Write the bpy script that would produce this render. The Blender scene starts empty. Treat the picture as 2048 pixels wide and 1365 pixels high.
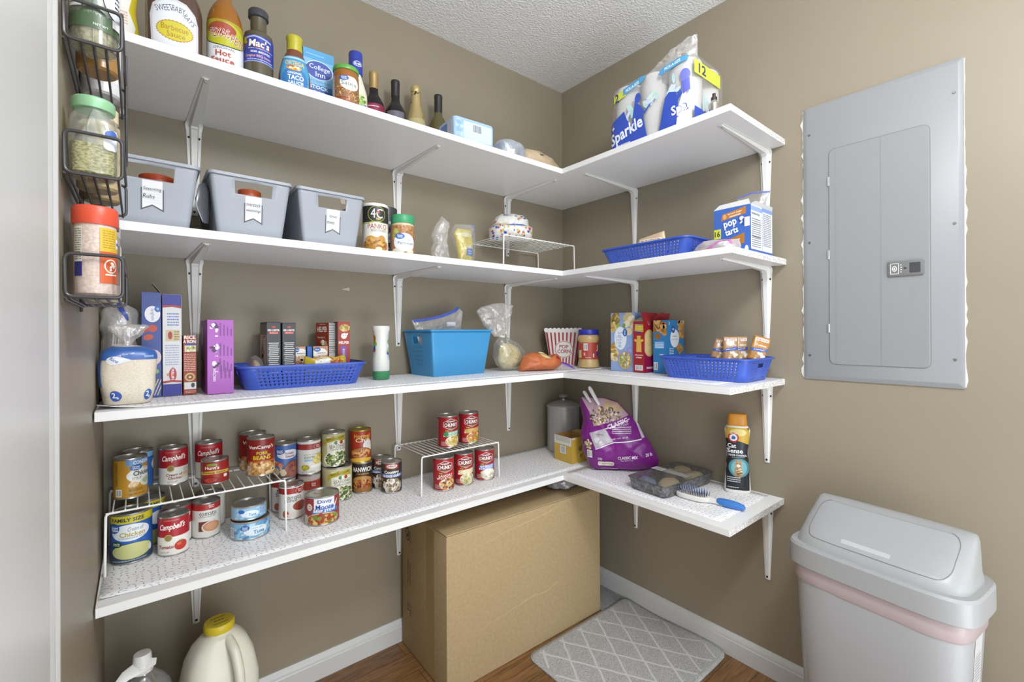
import bpy, bmesh, math, random
from mathutils import Vector, Matrix, noise
PI = math.pi
scene = bpy.context.scene
COL = scene.collection

# ------------------------------------------------------------------ camera
CAM = Vector((-1.637, -1.638, 1.165))
yaw, roll = 0.6955, -0.0048
fw = Vector((math.sin(yaw), math.cos(yaw), 0)); rt = Vector((math.cos(yaw), -math.sin(yaw), 0)); up = Vector((0, 0, 1))
r2 = rt * math.cos(roll) + up * math.sin(roll); u2 = -rt * math.sin(roll) + up * math.cos(roll)
cd = bpy.data.cameras.new('camera'); cam = bpy.data.objects.new('camera', cd); COL.objects.link(cam)
cam.matrix_world = Matrix(((r2.x, u2.x, -fw.x, CAM.x), (r2.y, u2.y, -fw.y, CAM.y), (r2.z, u2.z, -fw.z, CAM.z), (0, 0, 0, 1)))
cd.sensor_width = 36; cd.lens = 918.2 * 36 / 2048
cd.shift_x = -19.4 / 2048; cd.shift_y = -18.1 / 2048
cd.clip_start = 0.02
scene.camera = cam
# ------------------------------------------------------------------ light
w = bpy.data.worlds.new('world'); scene.world = w; w.use_nodes = True
w.node_tree.nodes['Background'].inputs[0].default_value = (0.93, 0.97, 1.0, 1)
w.node_tree.nodes['Background'].inputs[1].default_value = 1.2
def area(name, loc, target, size, power, col=(1, 0.965, 0.92)):
    l = bpy.data.lights.new(name, 'AREA'); l.shape = 'DISK'; l.size = size; l.energy = power; l.color = col
    o = bpy.data.objects.new(name, l); COL.objects.link(o); o.location = loc
    o.rotation_euler = (Vector(target) - Vector(loc)).to_track_quat('-Z', 'Y').to_euler()
    return o
l = bpy.data.lights.new('ceiling_globe_lamp', 'POINT'); l.energy = 31; l.shadow_soft_size = 0.13; l.color = (0.95, 0.98, 1.0)
lo = bpy.data.objects.new('ceiling_globe_lamp', l); COL.objects.link(lo); lo.location = (-1.12, -1.75, 2.05)
area('added_fill_light', (-1.3, -2.9, 1.2), (-0.7, 0.0, 0.7), 1.4, 7, (0.93, 0.97, 1.0))  # added soft fill from behind the camera, not a lamp of the place
area('added_uplight', (-1.0, -2.5, 0.08), (-0.85, -0.8, 2.36), 1.5, 26, (0.86, 0.93, 1.0))  # added uplight near the floor, brightens the ceiling and shelf undersides
vs = scene.view_settings
vs.view_transform = 'Standard'; vs.look = 'None'; vs.gamma = 1; vs.exposure = 0.42
vs.use_curve_mapping = False

# ------------------------------------------------------------------ materials
def lin(c):
    c = c / 255.0
    return c / 12.92 if c <= 0.04045 else ((c + 0.055) / 1.055) ** 2.4
def hexc(h):
    h = h.lstrip('#'); return tuple(lin(int(h[i:i + 2], 16)) for i in (0, 2, 4)) + (1,)
MATS = {}
def M(h, rough=0.45, metal=0.0, spec=0.5, bump=None, name=None):
    """plain procedural material of one colour, with an optional fine noise bump"""
    k = (h, rough, metal, spec, bump)
    if k in MATS: return MATS[k]
    m = bpy.data.materials.new(name or 'colour_' + h.lstrip('#')); m.use_nodes = True
    nt = m.node_tree; b = nt.nodes['Principled BSDF']
    b.inputs['Base Color'].default_value = hexc(h); b.inputs['Roughness'].default_value = rough
    b.inputs['Metallic'].default_value = metal; b.inputs['Specular IOR Level'].default_value = spec
    if bump:
        t = nt.nodes.new('ShaderNodeTexCoord'); n = nt.nodes.new('ShaderNodeTexNoise'); n.inputs['Scale'].default_value = bump[0]
        n.inputs['Detail'].default_value = 3
        bp = nt.nodes.new('ShaderNodeBump'); bp.inputs['Strength'].default_value = bump[1]; bp.inputs['Distance'].default_value = bump[2]
        nt.links.new(t.outputs['Object'], n.inputs['Vector']); nt.links.new(n.outputs['Fac'], bp.inputs['Height']); nt.links.new(bp.outputs[0], b.inputs['Normal'])
    MATS[k] = m
    return m
def mix_noise(name, h1, h2, scale, rough=0.6, lo=0.35, hi=0.65, bump=0.0, dist=0.002, vec=None, spec=0.5, detail=4, metal=0.0):
    k = ('n', name)
    if k in MATS: return MATS[k]
    m = bpy.data.materials.new(name); m.use_nodes = True; nt = m.node_tree; b = nt.nodes['Principled BSDF']
    t = nt.nodes.new('ShaderNodeTexCoord'); mp = nt.nodes.new('ShaderNodeMapping'); mp.inputs['Scale'].default_value = vec or (1, 1, 1)
    n = nt.nodes.new('ShaderNodeTexNoise'); n.inputs['Scale'].default_value = scale; n.inputs['Detail'].default_value = detail
    r = nt.nodes.new('ShaderNodeValToRGB'); r.color_ramp.elements[0].position = lo; r.color_ramp.elements[1].position = hi
    r.color_ramp.elements[0].color = hexc(h1); r.color_ramp.elements[1].color = hexc(h2)
    nt.links.new(t.outputs['Object'], mp.inputs[0]); nt.links.new(mp.outputs[0], n.inputs['Vector']); nt.links.new(n.outputs['Fac'], r.inputs[0])
    nt.links.new(r.outputs[0], b.inputs['Base Color']); b.inputs['Roughness'].default_value = rough; b.inputs['Specular IOR Level'].default_value = spec; b.inputs['Metallic'].default_value = metal
    if bump:
        bp = nt.nodes.new('ShaderNodeBump'); bp.inputs['Strength'].default_value = bump; bp.inputs['Distance'].default_value = dist
        nt.links.new(n.outputs['Fac'], bp.inputs['Height']); nt.links.new(bp.outputs[0], b.inputs['Normal'])
    MATS[k] = m
    return m
def clear(name, h='#ffffff', fac=0.2, rough=0.12, milky=0.25, bump=None):
    """thin clear plastic or glass: transparent sheet with a glossy and a slightly milky share"""
    k = ('c', name)
    if k in MATS: return MATS[k]
    m = bpy.data.materials.new(name); m.use_nodes = True; nt = m.node_tree
    nt.nodes.remove(nt.nodes['Principled BSDF']); out = nt.nodes['Material Output']
    tr = nt.nodes.new('ShaderNodeBsdfTransparent'); tr.inputs[0].default_value = hexc(h)
    gl = nt.nodes.new('ShaderNodeBsdfGlossy'); gl.inputs['Roughness'].default_value = rough; gl.inputs[0].default_value = (1, 1, 1, 1)
    df = nt.nodes.new('ShaderNodeBsdfDiffuse'); df.inputs[0].default_value = hexc(h)
    m1 = nt.nodes.new('ShaderNodeMixShader'); m1.inputs[0].default_value = milky
    nt.links.new(gl.outputs[0], m1.inputs[1]); nt.links.new(df.outputs[0], m1.inputs[2])
    lw = nt.nodes.new('ShaderNodeLayerWeight'); lw.inputs['Blend'].default_value = 0.35
    mr = nt.nodes.new('ShaderNodeMapRange'); mr.inputs[3].default_value = fac; mr.inputs[4].default_value = min(1, fac * 2.2 + 0.15)
    nt.links.new(lw.outputs['Facing'], mr.inputs[0])
    m2 = nt.nodes.new('ShaderNodeMixShader'); nt.links.new(mr.outputs[0], m2.inputs[0])
    nt.links.new(tr.outputs[0], m2.inputs[1]); nt.links.new(m1.outputs[0], m2.inputs[2]); nt.links.new(m2.outputs[0], out.inputs[0])
    if bump:
        t = nt.nodes.new('ShaderNodeTexCoord'); n = nt.nodes.new('ShaderNodeTexNoise'); n.inputs['Scale'].default_value = bump[0]; n.inputs['Detail'].default_value = 4
        bp = nt.nodes.new('ShaderNodeBump'); bp.inputs['Strength'].default_value = bump[1]; bp.inputs['Distance'].default_value = 0.004
        nt.links.new(t.outputs['Object'], n.inputs['Vector']); nt.links.new(n.outputs['Fac'], bp.inputs['Height'])
        for s in (gl, df, lw): nt.links.new(bp.outputs[0], s.inputs['Normal'])
    MATS[k] = m
    return m
TIN = M('#b9b8b5', 0.28, 0.9, name='tin_plate'); STEEL = M('#a9a9a8', 0.33, 0.85, name='brushed_steel')
WHITE = M('#f1f1f1', 0.4, name='white_laminate'); WIRE = M('#ecebe8', 0.35, name='white_coated_wire'); BLACKWIRE = M('#3c3a3c', 0.35, name='dark_wire')
FILM = clear('clear_film', '#f4f4f2', 0.16, 0.1, 0.4, (60, 0.8)); FILM2 = clear('crinkled_film', '#f2f0ee', 0.26, 0.15, 0.55, (70, 1.0))
GLASS = clear('jar_glass', '#eef2ee', 0.13, 0.04, 0.3)
CARD = mix_noise('corrugated_cardboard', '#aa9470', '#b29c78', 90, 0.8, spec=0.15)
PAPER = M('#e6e4df', 0.6, name='white_paper')

# ------------------------------------------------------------------ object helpers
def link_mesh(name, me, mats, parent=None, loc=None, rot=None):
    for m in (mats if isinstance(mats, (list, tuple)) else [mats]): me.materials.append(m)
    o = bpy.data.objects.new(name, me); COL.objects.link(o)
    if parent: o.parent = parent
    if loc: o.location = loc
    if rot: o.rotation_euler = rot
    return o
def fin(bm, ang=35, smooth=True):
    if smooth:
        a = math.radians(ang)
        for f in bm.faces: f.smooth = True
        for e in bm.edges:
            if len(e.link_faces) == 2 and e.calc_face_angle(0) > a: e.smooth = False
    me = bpy.data.meshes.new('mesh'); bm.to_mesh(me); bm.free()
    return me
def part(name, bm, mats, parent=None, loc=None, rot=None, ang=35, label=None):
    bmesh.ops.recalc_face_normals(bm, faces=bm.faces)
    o = link_mesh(name, fin(bm, ang), mats, parent, loc, rot)
    if label: o['label'] = label
    return o
def thing(name, label, cat, loc=(0, 0, 0), rot=0, group=None):
    o = bpy.data.objects.new(name, None); COL.objects.link(o); o.empty_display_size = 0.03
    o.location = loc; o.rotation_euler = rot if isinstance(rot, tuple) else (0, 0, rot)
    o['label'] = label; o['category'] = cat
    if group: o['group'] = group
    return o
def tag(o, label, cat, group=None):
    o['label'] = label; o['category'] = cat
    if group: o['group'] = group
    return o
def struct(name, bm, mats, **k):
    o = part(name, bm, mats, **k); o['kind'] = 'structure'; return o
def dup(root, loc, rot, label):
    r = root.copy(); COL.objects.link(r); r.location = loc; r.rotation_euler = (0, 0, rot); r['label'] = label
    for ch in list(root.children):
        c = ch.copy(); COL.objects.link(c); c.parent = r
        for g in ch.children:
            d = g.copy(); COL.objects.link(d); d.parent = c
    return r
def addbox(bm, x0, x1, y0, y1, z0, z1, bev=0, mi=0, seg=2):
    vs_ = [bm.verts.new(p) for p in ((x0, y0, z0), (x1, y0, z0), (x1, y1, z0), (x0, y1, z0), (x0, y0, z1), (x1, y0, z1), (x1, y1, z1), (x0, y1, z1))]
    fs = [bm.faces.new([vs_[i] for i in q]) for q in ((0, 3, 2, 1), (4, 5, 6, 7), (0, 1, 5, 4), (1, 2, 6, 5), (2, 3, 7, 6), (3, 0, 4, 7))]
    for f in fs: f.material_index = mi
    if bev: bmesh.ops.bevel(bm, geom=list({e for f in fs for e in f.edges}), offset=bev, segments=seg, profile=0.5, affect='EDGES')
    return fs
def box(x0, x1, y0, y1, z0, z1, bev=0, seg=2):
    bm = bmesh.new(); addbox(bm, x0, x1, y0, y1, z0, z1, bev, 0, seg); return bm
def fillet(pts, rad, n=5, closed=False):
    pts = [Vector(p) for p in pts]; out = []; N = len(pts)
    for i, p in enumerate(pts):
        if not closed and i in (0, N - 1): out.append(p); continue
        a = pts[i - 1] - p; b = pts[(i + 1) % N] - p; r = min(rad, a.length * 0.45, b.length * 0.45)
        p0 = p + a.normalized() * r; p1 = p + b.normalized() * r
        for k in range(n + 1):
            t = k / n; out.append((1 - t) ** 2 * p0 + 2 * t * (1 - t) * p + t * t * p1)
    return out
def tube(bm, pts, r, seg=8, closed=False, rad=0, mi=0, flat=1.0):
    if rad: pts = fillet(pts, rad, 5, closed)
    pts = [Vector(p) for p in pts]; N = len(pts); rings = []; nrm = None
    for i, p in enumerate(pts):
        a = pts[i - 1] if (i or closed) else p; b = pts[(i + 1) % N] if (i < N - 1 or closed) else p
        d = (b - a).normalized()
        if nrm is None:
            nrm = d.orthogonal().normalized()
        nrm = (nrm - d * nrm.dot(d)).normalized(); bi = d.cross(nrm)
        rr = r[i] if isinstance(r, (list, tuple)) else r
        rings.append([bm.verts.new(p + nrm * math.cos(2 * PI * k / seg) * rr + bi * math.sin(2 * PI * k / seg) * rr * flat) for k in range(seg)])
    for i in range(N if closed else N - 1):
        A = rings[i]; B = rings[(i + 1) % N]
        off = 0
        if closed and i == N - 1:
            off = min(range(seg), key=lambda s: sum((A[k].co - B[(k + s) % seg].co).length for k in range(seg)))
        for k in range(seg):
            f = bm.faces.new((A[k], A[(k + 1) % seg], B[(k + 1 + off) % seg], B[(k + off) % seg])); f.material_index = mi
    if not closed:
        for R in (rings[0], rings[-1]):
            f = bm.faces.new(R); f.material_index = mi
    return bm

class Loft:
    """body of superellipse sections (z, a, b, exponent, cx, cy); front is -Y"""
    def __init__(s, secs, noise_=None, smooth=0):
        S = [tuple(q) + (2.0, 0.0, 0.0)[len(q) - 3:] for q in secs]
        if smooth:
            out = []
            for i in range(len(S) - 1):
                p0 = S[max(i - 1, 0)]; p1 = S[i]; p2 = S[i + 1]; p3 = S[min(i + 2, len(S) - 1)]
                for k in range(smooth):
                    t = k / smooth
                    out.append(tuple(0.5 * (2 * b + (c - a) * t + (2 * a - 5 * b + 4 * c - d) * t * t + (3 * b - a - 3 * c + d) * t ** 3) for a, b, c, d in zip(p0, p1, p2, p3)))
            S = out + [S[-1]]
        s.S = S; s.nz = noise_
    def at(s, z):
        S = s.S
        for i in range(len(S) - 1):
            z0, z1 = S[i][0], S[i + 1][0]
            if z0 <= z <= z1 and z1 > z0:
                t = (z - z0) / (z1 - z0)
                return tuple(u + (v - u) * t for u, v in zip(S[i], S[i + 1]))
        return S[0] if z < S[0][0] else S[-1]
    def P(s, q, th, off=0.0):
        z, a, b, e, cx, cy = q
        sn, cs = math.sin(th), math.cos(th)
        x = math.copysign(abs(sn) ** (2 / e), sn); y = -math.copysign(abs(cs) ** (2 / e), cs)
        v = Vector((x * a, y * b, 0)); L = v.length
        if L > 1e-6:
            n = Vector((math.copysign(abs(x) ** (e - 1), x) / max(a, 1e-5), math.copysign(abs(y) ** (e - 1), y) / max(b, 1e-5), 0)).normalized()
            d = off
            if s.nz and a > 0.002:
                A, f, sd = s.nz[:3]
                d += A * noise.noise(Vector((v.x * f + sd, v.y * f, z * f * (s.nz[3] if len(s.nz) > 3 else 1))))
            v = v + n * d
        return Vector((v.x + cx, v.y + cy, z))
    def fx(s, x, z, off=0.0):
        q = s.at(z); u = max(-1, min(1, (x - q[4]) / max(q[1], 1e-5)))
        return s.P(q, math.asin(math.copysign(abs(u) ** (q[3] / 2), u)), off)
    def wrap(s, R):
        return lambda x, z, off: s.P(s.at(z), x / R, off)
    def bm(s, n=32, cap0=True, cap1=True, bm=None, mi=0):
        bm = bm or bmesh.new(); rings = []
        for q in s.S:
            if q[1] < 1e-5: rings.append([bm.verts.new((q[4], q[5], q[0]))])
            else: rings.append([bm.verts.new(s.P(q, 2 * PI * (k + 0.5) / n)) for k in range(n)])
        for A, B in zip(rings, rings[1:]):
            for k in range(n):
                a0, a1 = A[k % len(A)], A[(k + 1) % len(A)]; b0, b1 = B[k % len(B)], B[(k + 1) % len(B)]
                vs_ = [a0]
                for v in (a1, b1, b0):
                    if v not in vs_: vs_.append(v)
                if len(vs_) > 2:
                    f = bm.faces.new(vs_); f.material_index = mi
        if cap0 and len(rings[0]) > 1: bm.faces.new(rings[0][::-1]).material_index = mi
        if cap1 and len(rings[-1]) > 1: bm.faces.new(rings[-1]).material_index = mi
        return bm
def rnd(prof, **k):
    """round body from (radius, height) pairs"""
    return Loft([(z, r, r) for r, z in prof], **k)

class Pillow:
    """inflated bag from a star-shaped outline in (x, z); front is -Y"""
    def __init__(s, out, T, p=2.6, c=None, noise_=None, back=1.0, cy=0.0):
        s.o = [Vector((a, b)) for a, b in out]; s.T = T; s.p = p; s.nz = noise_; s.back = back; s.cy = cy
        s.c = Vector(c) if c else sum(s.o, Vector((0, 0))) / len(s.o)
    def R(s, d):
        best = 0
        for i in range(len(s.o)):
            a = s.o[i] - s.c; b = s.o[(i + 1) % len(s.o)] - s.c; e = b - a
            den = d.x * e.y - d.y * e.x
            if abs(den) < 1e-12: continue
            t = (a.x * e.y - a.y * e.x) / den; u = (a.x * d.y - a.y * d.x) / den
            if t > 0 and -1e-6 <= u <= 1 + 1e-6: best = max(best, t)
        return best
    def Y(s, x, z, sgn, fr):
        h = s.T * max(0.0, 1 - fr ** s.p) ** 0.6 * (1 if sgn < 0 else s.back)
        n = 0
        if s.nz:
            A, f, sd = s.nz[:3]; n = A * noise.noise(Vector((x * f + sd, z * f, 3.1 * sgn))) * (0.3 + 0.7 * (1 - fr ** 4)) + 0.5 * A * noise.noise(Vector((x * f * 2.7, z * f * 2.7 + sd, sgn)))
        return sgn * (h + n) + s.cy
    def fx(s, x, z, off=0.0):
        d = Vector((x, z)) - s.c; L = d.length
        fr = min(1, L / max(1e-6, s.R(d.normalized()))) if L > 1e-6 else 0
        return Vector((x, s.Y(x, z, -1, fr) - off, z))
    def bm(s, n=64, K=12):
        bm = bmesh.new(); ds = []
        # sample the outline along its length so corners stay
        P = s.o; L = [(P[(i + 1) % len(P)] - P[i]).length for i in range(len(P))]; tot = sum(L); pts = []
        for i in range(len(P)):
            m = max(1, round(n * L[i] / tot))
            for k in range(m): pts.append(P[i].lerp(P[(i + 1) % len(P)], k / m))
        N = len(pts); rim = [bm.verts.new((p.x, s.cy, p.y)) for p in pts]
        for sg in (-1, 1):
            prev = rim
            for k in range(1, K):
                fr = 1 - (k / K) ** 1.35 if k < K else 0
                fr = math.cos(k / K * PI / 2)
                ring = []
                for p in pts:
                    q = s.c + (p - s.c) * fr; ring.append(bm.verts.new((q.x, s.Y(q.x, q.y, sg, fr), q.y)))
                for i in range(N): bm.faces.new((prev[i], prev[(i + 1) % N], ring[(i + 1) % N], ring[i]))
                prev = ring
            c = bm.verts.new((s.c.x, s.Y(s.c.x, s.c.y, sg, 0), s.c.y))
            for i in range(N): bm.faces.new((prev[i], prev[(i + 1) % N], c))
        return bm

# ------------------------------------------------------------------ printed graphics and lettering (millimetres)
TXT = {}
def text_mesh(t, bold):
    k = (t, bold)
    if k not in TXT:
        c = bpy.data.curves.new('lettering', 'FONT'); c.body = t; c.size = 1; c.resolution_u = 2; c.offset = 0.025 if bold else 0.0; c.align_x = 'LEFT'
        o = bpy.data.objects.new('lettering', c); me = bpy.data.meshes.new_from_object(o)
        v = [(p.co.x, p.co.y) for p in me.vertices]; f = [tuple(p.vertices) for p in me.polygons]
        bpy.data.objects.remove(o); bpy.data.curves.remove(c); bpy.data.meshes.remove(me)
        if v:
            x0 = min(p[0] for p in v); x1 = max(p[0] for p in v); y0 = min(p[1] for p in v); y1 = max(p[1] for p in v)
            W = max(x1 - x0, 1e-4); H = max(y1 - y0, 1e-4); v = [((x - x0) / W - 0.5, (y - y0) / H - 0.5) for x, y in v]
        else: W = H = 1
        TXT[k] = (v, f, W / H)
    return TXT[k]
class Art:
    def __init__(s): s.sh = []; s.L = 0
    def add(s, v, f, c):
        s.L += 1; s.sh.append((v, f, c, s.L)); return s
    def poly(s, pts, c): return s.add(pts, [tuple(range(len(pts)))], c)
    def rect(s, x0, y0, x1, y1, c): return s.poly([(x0, y0), (x1, y0), (x1, y1), (x0, y1)], c)
    def ell(s, cx, cy, rx, ry, c, rot=0, n=28, a0=0, a1=2 * PI):
        cr, sr = math.cos(rot), math.sin(rot); P = []
        m = n if a1 - a0 > 6.28 else n + 1
        for k in range(m):
            t = a0 + (a1 - a0) * k / n; x, y = rx * math.cos(t), ry * math.sin(t); P.append((cx + x * cr - y * sr, cy + x * sr + y * cr))
        return s.poly(P, c)
    def rrect(s, x0, y0, x1, y1, r, c):
        P = []
        for cx, cy, a in ((x1 - r, y1 - r, 0), (x0 + r, y1 - r, 1), (x0 + r, y0 + r, 2), (x1 - r, y0 + r, 3)):
            for k in range(5): t = (a + k / 4) * PI / 2; P.append((cx + r * math.cos(t), cy + r * math.sin(t)))
        return s.poly(P, c)
    def star(s, cx, cy, rx, ry, n, c, k=0.88):
        return s.poly([(cx + rx * (1 if i % 2 == 0 else k) * math.cos(PI * i / n), cy + ry * (1 if i % 2 == 0 else k) * math.sin(PI * i / n)) for i in range(2 * n)], c)
    def text(s, t, cx, cy, w, h, c, rot=0, bold=True, shear=0.0):
        v, f, asp = text_mesh(t, bold); cr, sr = math.cos(rot), math.sin(rot); V = []
        for x, y in v:
            X = x * w + y * h * shear; Y = y * h; V.append((cx + X * cr - Y * sr, cy + X * sr + Y * cr))
        return s.add(V, f, c) if V else s
    def lines(s, x0, y0, x1, y1, n, c, seed=1, fill=0.45):
        rd = random.Random(seed); V = []; F = []; st = (y1 - y0) / n
        for i in range(n):
            y = y1 - st * (i + 0.75); x = x0
            while x < x1 - 0.5:
                wd = min(rd.uniform(1.5, 6), x1 - x)
                b = len(V); V += [(x, y), (x + wd, y), (x + wd, y + st * fill), (x, y + st * fill)]; F.append((b, b + 1, b + 2, b + 3)); x += wd + 0.9
        return s.add(V, F, c)
    def bars(s, x0, y0, x1, y1, seed=2, bg='#f2f2f0', horiz=False):
        s.rect(x0, y0, x1, y1, bg); rd = random.Random(seed); V = []; F = []; m = 0.1 * (x1 - x0); x = x0 + m
        y0 += 0.1 * (y1 - y0); y1 -= 0.08 * (y1 - y0)
        while x < x1 - m:
            wd = rd.choice((0.5, 0.8, 1.2)); b = len(V); V += [(x, y0), (x + wd, y0), (x + wd, y1), (x, y1)]; F.append((b, b + 1, b + 2, b + 3)); x += wd + rd.choice((0.6, 0.9, 1.3))
        return s.add(V, F, '#55524f')
    def scatter(s, cx, cy, rx, ry, n, size, cols, seed=1, asp=(0.5, 1.0), ang=None):
        """little blobs filling an ellipse: food pictures"""
        rd = random.Random(seed)
        by = {}
        for i in range(n):
            a = rd.uniform(0, 2 * PI); q = math.sqrt(rd.random()); x = cx + rx * q * math.cos(a); y = cy + ry * q * math.sin(a)
            r = size * rd.uniform(0.6, 1.2); e = rd.uniform(*asp); t = rd.uniform(0, PI) if ang is None else ang + rd.uniform(-0.3, 0.3)
            by.setdefault(i % (3 * len(cols)), []).append((x, y, r, e, t))
        for k in sorted(by):
            V = []; F = []
            for x, y, r, e, t in by[k]:
                b = len(V); ct, st = math.cos(t), math.sin(t)
                for j in range(9):
                    u = 2 * PI * j / 9; px, py = r * math.cos(u), r * e * math.sin(u); V.append((x + px * ct - py * st, y + px * st + py * ct))
                F.append(tuple(range(b, b + 9)))
            s.add(V, F, cols[k % len(cols)])
        return s
    def bm_into(s, bm, mats, idx, mapf, step=None, lim=None, rough=0.4, o0=0.0003, gap=0.00006):
        """lim clips the graphics to a rectangle (mm)"""
        for V, F, c, L in s.sh:
            if c not in idx: idx[c] = len(mats); mats.append(M(c, rough) if isinstance(c, str) else c)
            b = bmesh.new(); vv = [b.verts.new((x, y, 0)) for x, y in V]
            for f in F:
                try: b.faces.new([vv[i] for i in f])
                except ValueError: pass
            cuts = []
            if lim:
                x0, y0, x1, y1 = lim
                for co, no in (((x0, 0, 0), (-1, 0, 0)), ((x1, 0, 0), (1, 0, 0)), ((0, y0, 0), (0, -1, 0)), ((0, y1, 0), (0, 1, 0))):
                    bmesh.ops.bisect_plane(b, geom=b.verts[:] + b.edges[:] + b.faces[:], plane_co=co, plane_no=no, clear_outer=True)
            if step and b.verts:
                for ax, stp in ((0, step[0]), (1, step[1])):
                    if not stp or not b.verts: continue
                    stp *= 0.52
                    lo = min(v.co[ax] for v in b.verts); hi = max(v.co[ax] for v in b.verts)
                    k = math.ceil(lo / stp + 1e-6)
                    while k * stp < hi - 1e-6:
                        co = [0, 0, 0]; no = [0, 0, 0]; co[ax] = k * stp; no[ax] = 1
                        bmesh.ops.bisect_plane(b, geom=b.verts[:] + b.edges[:] + b.faces[:], plane_co=co, plane_no=no); k += 1
            bmesh.ops.triangulate(b, faces=b.faces)
            b.verts.index_update()
            nv = [bm.verts.new(mapf(v.co.x * 0.001, v.co.y * 0.001, o0 + L * gap)) for v in b.verts]
            for f in b.faces:
                try: q = bm.faces.new([nv[v.index] for v in f.verts]); q.material_index = idx[c]; q.smooth = True
                except ValueError: pass
            b.free()
    def put(s, name, parent, mapf, step=None, lim=None, rough=0.4, loc=None, rot=None, label=None, o0=0.0003, gap=0.00006):
        bm = bmesh.new(); mats = []; s.bm_into(bm, mats, {}, mapf, step, lim, rough, o0, gap)
        me = bpy.data.meshes.new(name); bm.to_mesh(me); bm.free()
        o = link_mesh(name, me, mats, parent, loc, rot)
        if label: o['label'] = label
        return o
FLAT = lambda y=0.0: (lambda x, z, off: Vector((x, y - off, z)))
def aim(x, y, turn=0.0):
    """heading that turns a label (local -Y) to the pantry doorway"""
    return math.atan2(CAM.x - x, -(CAM.y - y)) + turn

# ================================================================== the room
WALLM = mix_noise('tan_wall_paint', '#908674', '#938977', 3, 0.42, bump=0.0, spec=0.35)
def ceiling_mat():
    m = bpy.data.materials.new('stippled_ceiling'); m.use_nodes = True; nt = m.node_tree; b = nt.nodes['Principled BSDF']
    b.inputs['Base Color'].default_value = hexc('#ececec'); b.inputs['Roughness'].default_value = 0.9
    t = nt.nodes.new('ShaderNodeTexCoord'); n = nt.nodes.new('ShaderNodeTexNoise'); n.inputs['Scale'].default_value = 130; n.inputs['Detail'].default_value = 3
    bp = nt.nodes.new('ShaderNodeBump'); bp.inputs['Strength'].default_value = 0.9; bp.inputs['Distance'].default_value = 0.006
    nt.links.new(t.outputs['Object'], n.inputs['Vector']); nt.links.new(n.outputs['Fac'], bp.inputs['Height']); nt.links.new(bp.outputs[0], b.inputs['Normal'])
    return m
def floor_mat():
    m = bpy.data.materials.new('wood_plank_floor'); m.use_nodes = True; nt = m.node_tree; b = nt.nodes['Principled BSDF']
    t = nt.nodes.new('ShaderNodeTexCoord'); mp = nt.nodes.new('ShaderNodeMapping'); mp.inputs['Scale'].default_value = (1, 1, 1)
    br = nt.nodes.new('ShaderNodeTexBrick'); br.inputs['Scale'].default_value = 1.0; br.inputs['Brick Width'].default_value = 0.9; br.inputs['Row Height'].default_value = 0.095
    br.inputs['Mortar Size'].default_value = 0.0012; br.inputs['Color1'].default_value = hexc('#7f5c3a'); br.inputs['Color2'].default_value = hexc('#9a744b'); br.inputs['Mortar'].default_value = hexc('#4a3422')
    n = nt.nodes.new('ShaderNodeTexNoise'); n.inputs['Scale'].default_value = 14; n.inputs['Detail'].default_value = 8; n.inputs['Distortion'].default_value = 1.2
    mp2 = nt.nodes.new('ShaderNodeMapping'); mp2.inputs['Scale'].default_value = (0.7, 9, 1)
    r = nt.nodes.new('ShaderNodeValToRGB'); r.color_ramp.elements[0].position = 0.32; r.color_ramp.elements[1].position = 0.68
    r.color_ramp.elements[0].color = (0.42, 0.38, 0.34, 1); r.color_ramp.elements[1].color = (1.15, 1.1, 1.05, 1)
    mx = nt.nodes.new('ShaderNodeMix'); mx.data_type = 'RGBA'; mx.blend_type = 'MULTIPLY'; mx.inputs[0].default_value = 0.85
    nt.links.new(t.outputs['Object'], mp.inputs[0]); nt.links.new(mp.outputs[0], br.inputs['Vector']); nt.links.new(t.outputs['Object'], mp2.inputs[0])
    nt.links.new(mp2.outputs[0], n.inputs['Vector']); nt.links.new(n.outputs['Fac'], r.inputs[0])
    nt.links.new(br.outputs['Color'], mx.inputs[6]); nt.links.new(r.outputs[0], mx.inputs[7]); nt.links.new(mx.outputs[2], b.inputs['Base Color'])
    b.inputs['Roughness'].default_value = 0.38
    return m
H = 2.363; LX = -1.709
struct('floor', box(-3.0, 0.1, -3.3, 0.1, -0.06, 0), floor_mat())
struct('ceiling', box(-3.0, 0.1, -3.3, 0.1, H, H + 0.06), ceiling_mat())
struct('wall_back', box(LX - 0.1, 0.1, 0, 0.1, 0, H), WALLM)
struct('wall_right', box(0, 0.1, -3.3, 0, 0, H), WALLM)
struct('wall_left', box(LX - 0.1, LX, -1.42, 0, 0, H), WALLM)
TRIM = M('#cacac9', 0.35, name='trim_paint')
def base_prof(L):
    bm = bmesh.new(); pr = [(0, 0), (0.015, 0), (0.015, 0.055), (0.0125, 0.058), (0.0125, 0.066), (0.009, 0.072), (0.004, 0.08), (0, 0.08)]
    A = [bm.verts.new((0, -a, b)) for a, b in pr]; B = [bm.verts.new((L, -a, b)) for a, b in pr]
    for i in range(len(pr)): j = (i + 1) % len(pr); bm.faces.new((A[i], B[i], B[j], A[j]))
    bm.faces.new(A[::-1]); bm.faces.new(B); return bm
struct('baseboard_back', base_prof(1.708), TRIM, loc=(LX, 0, 0))
struct('baseboard_right', base_prof(3.2), TRIM, loc=(0, -0.016, 0), rot=(0, 0, -PI / 2))
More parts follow.
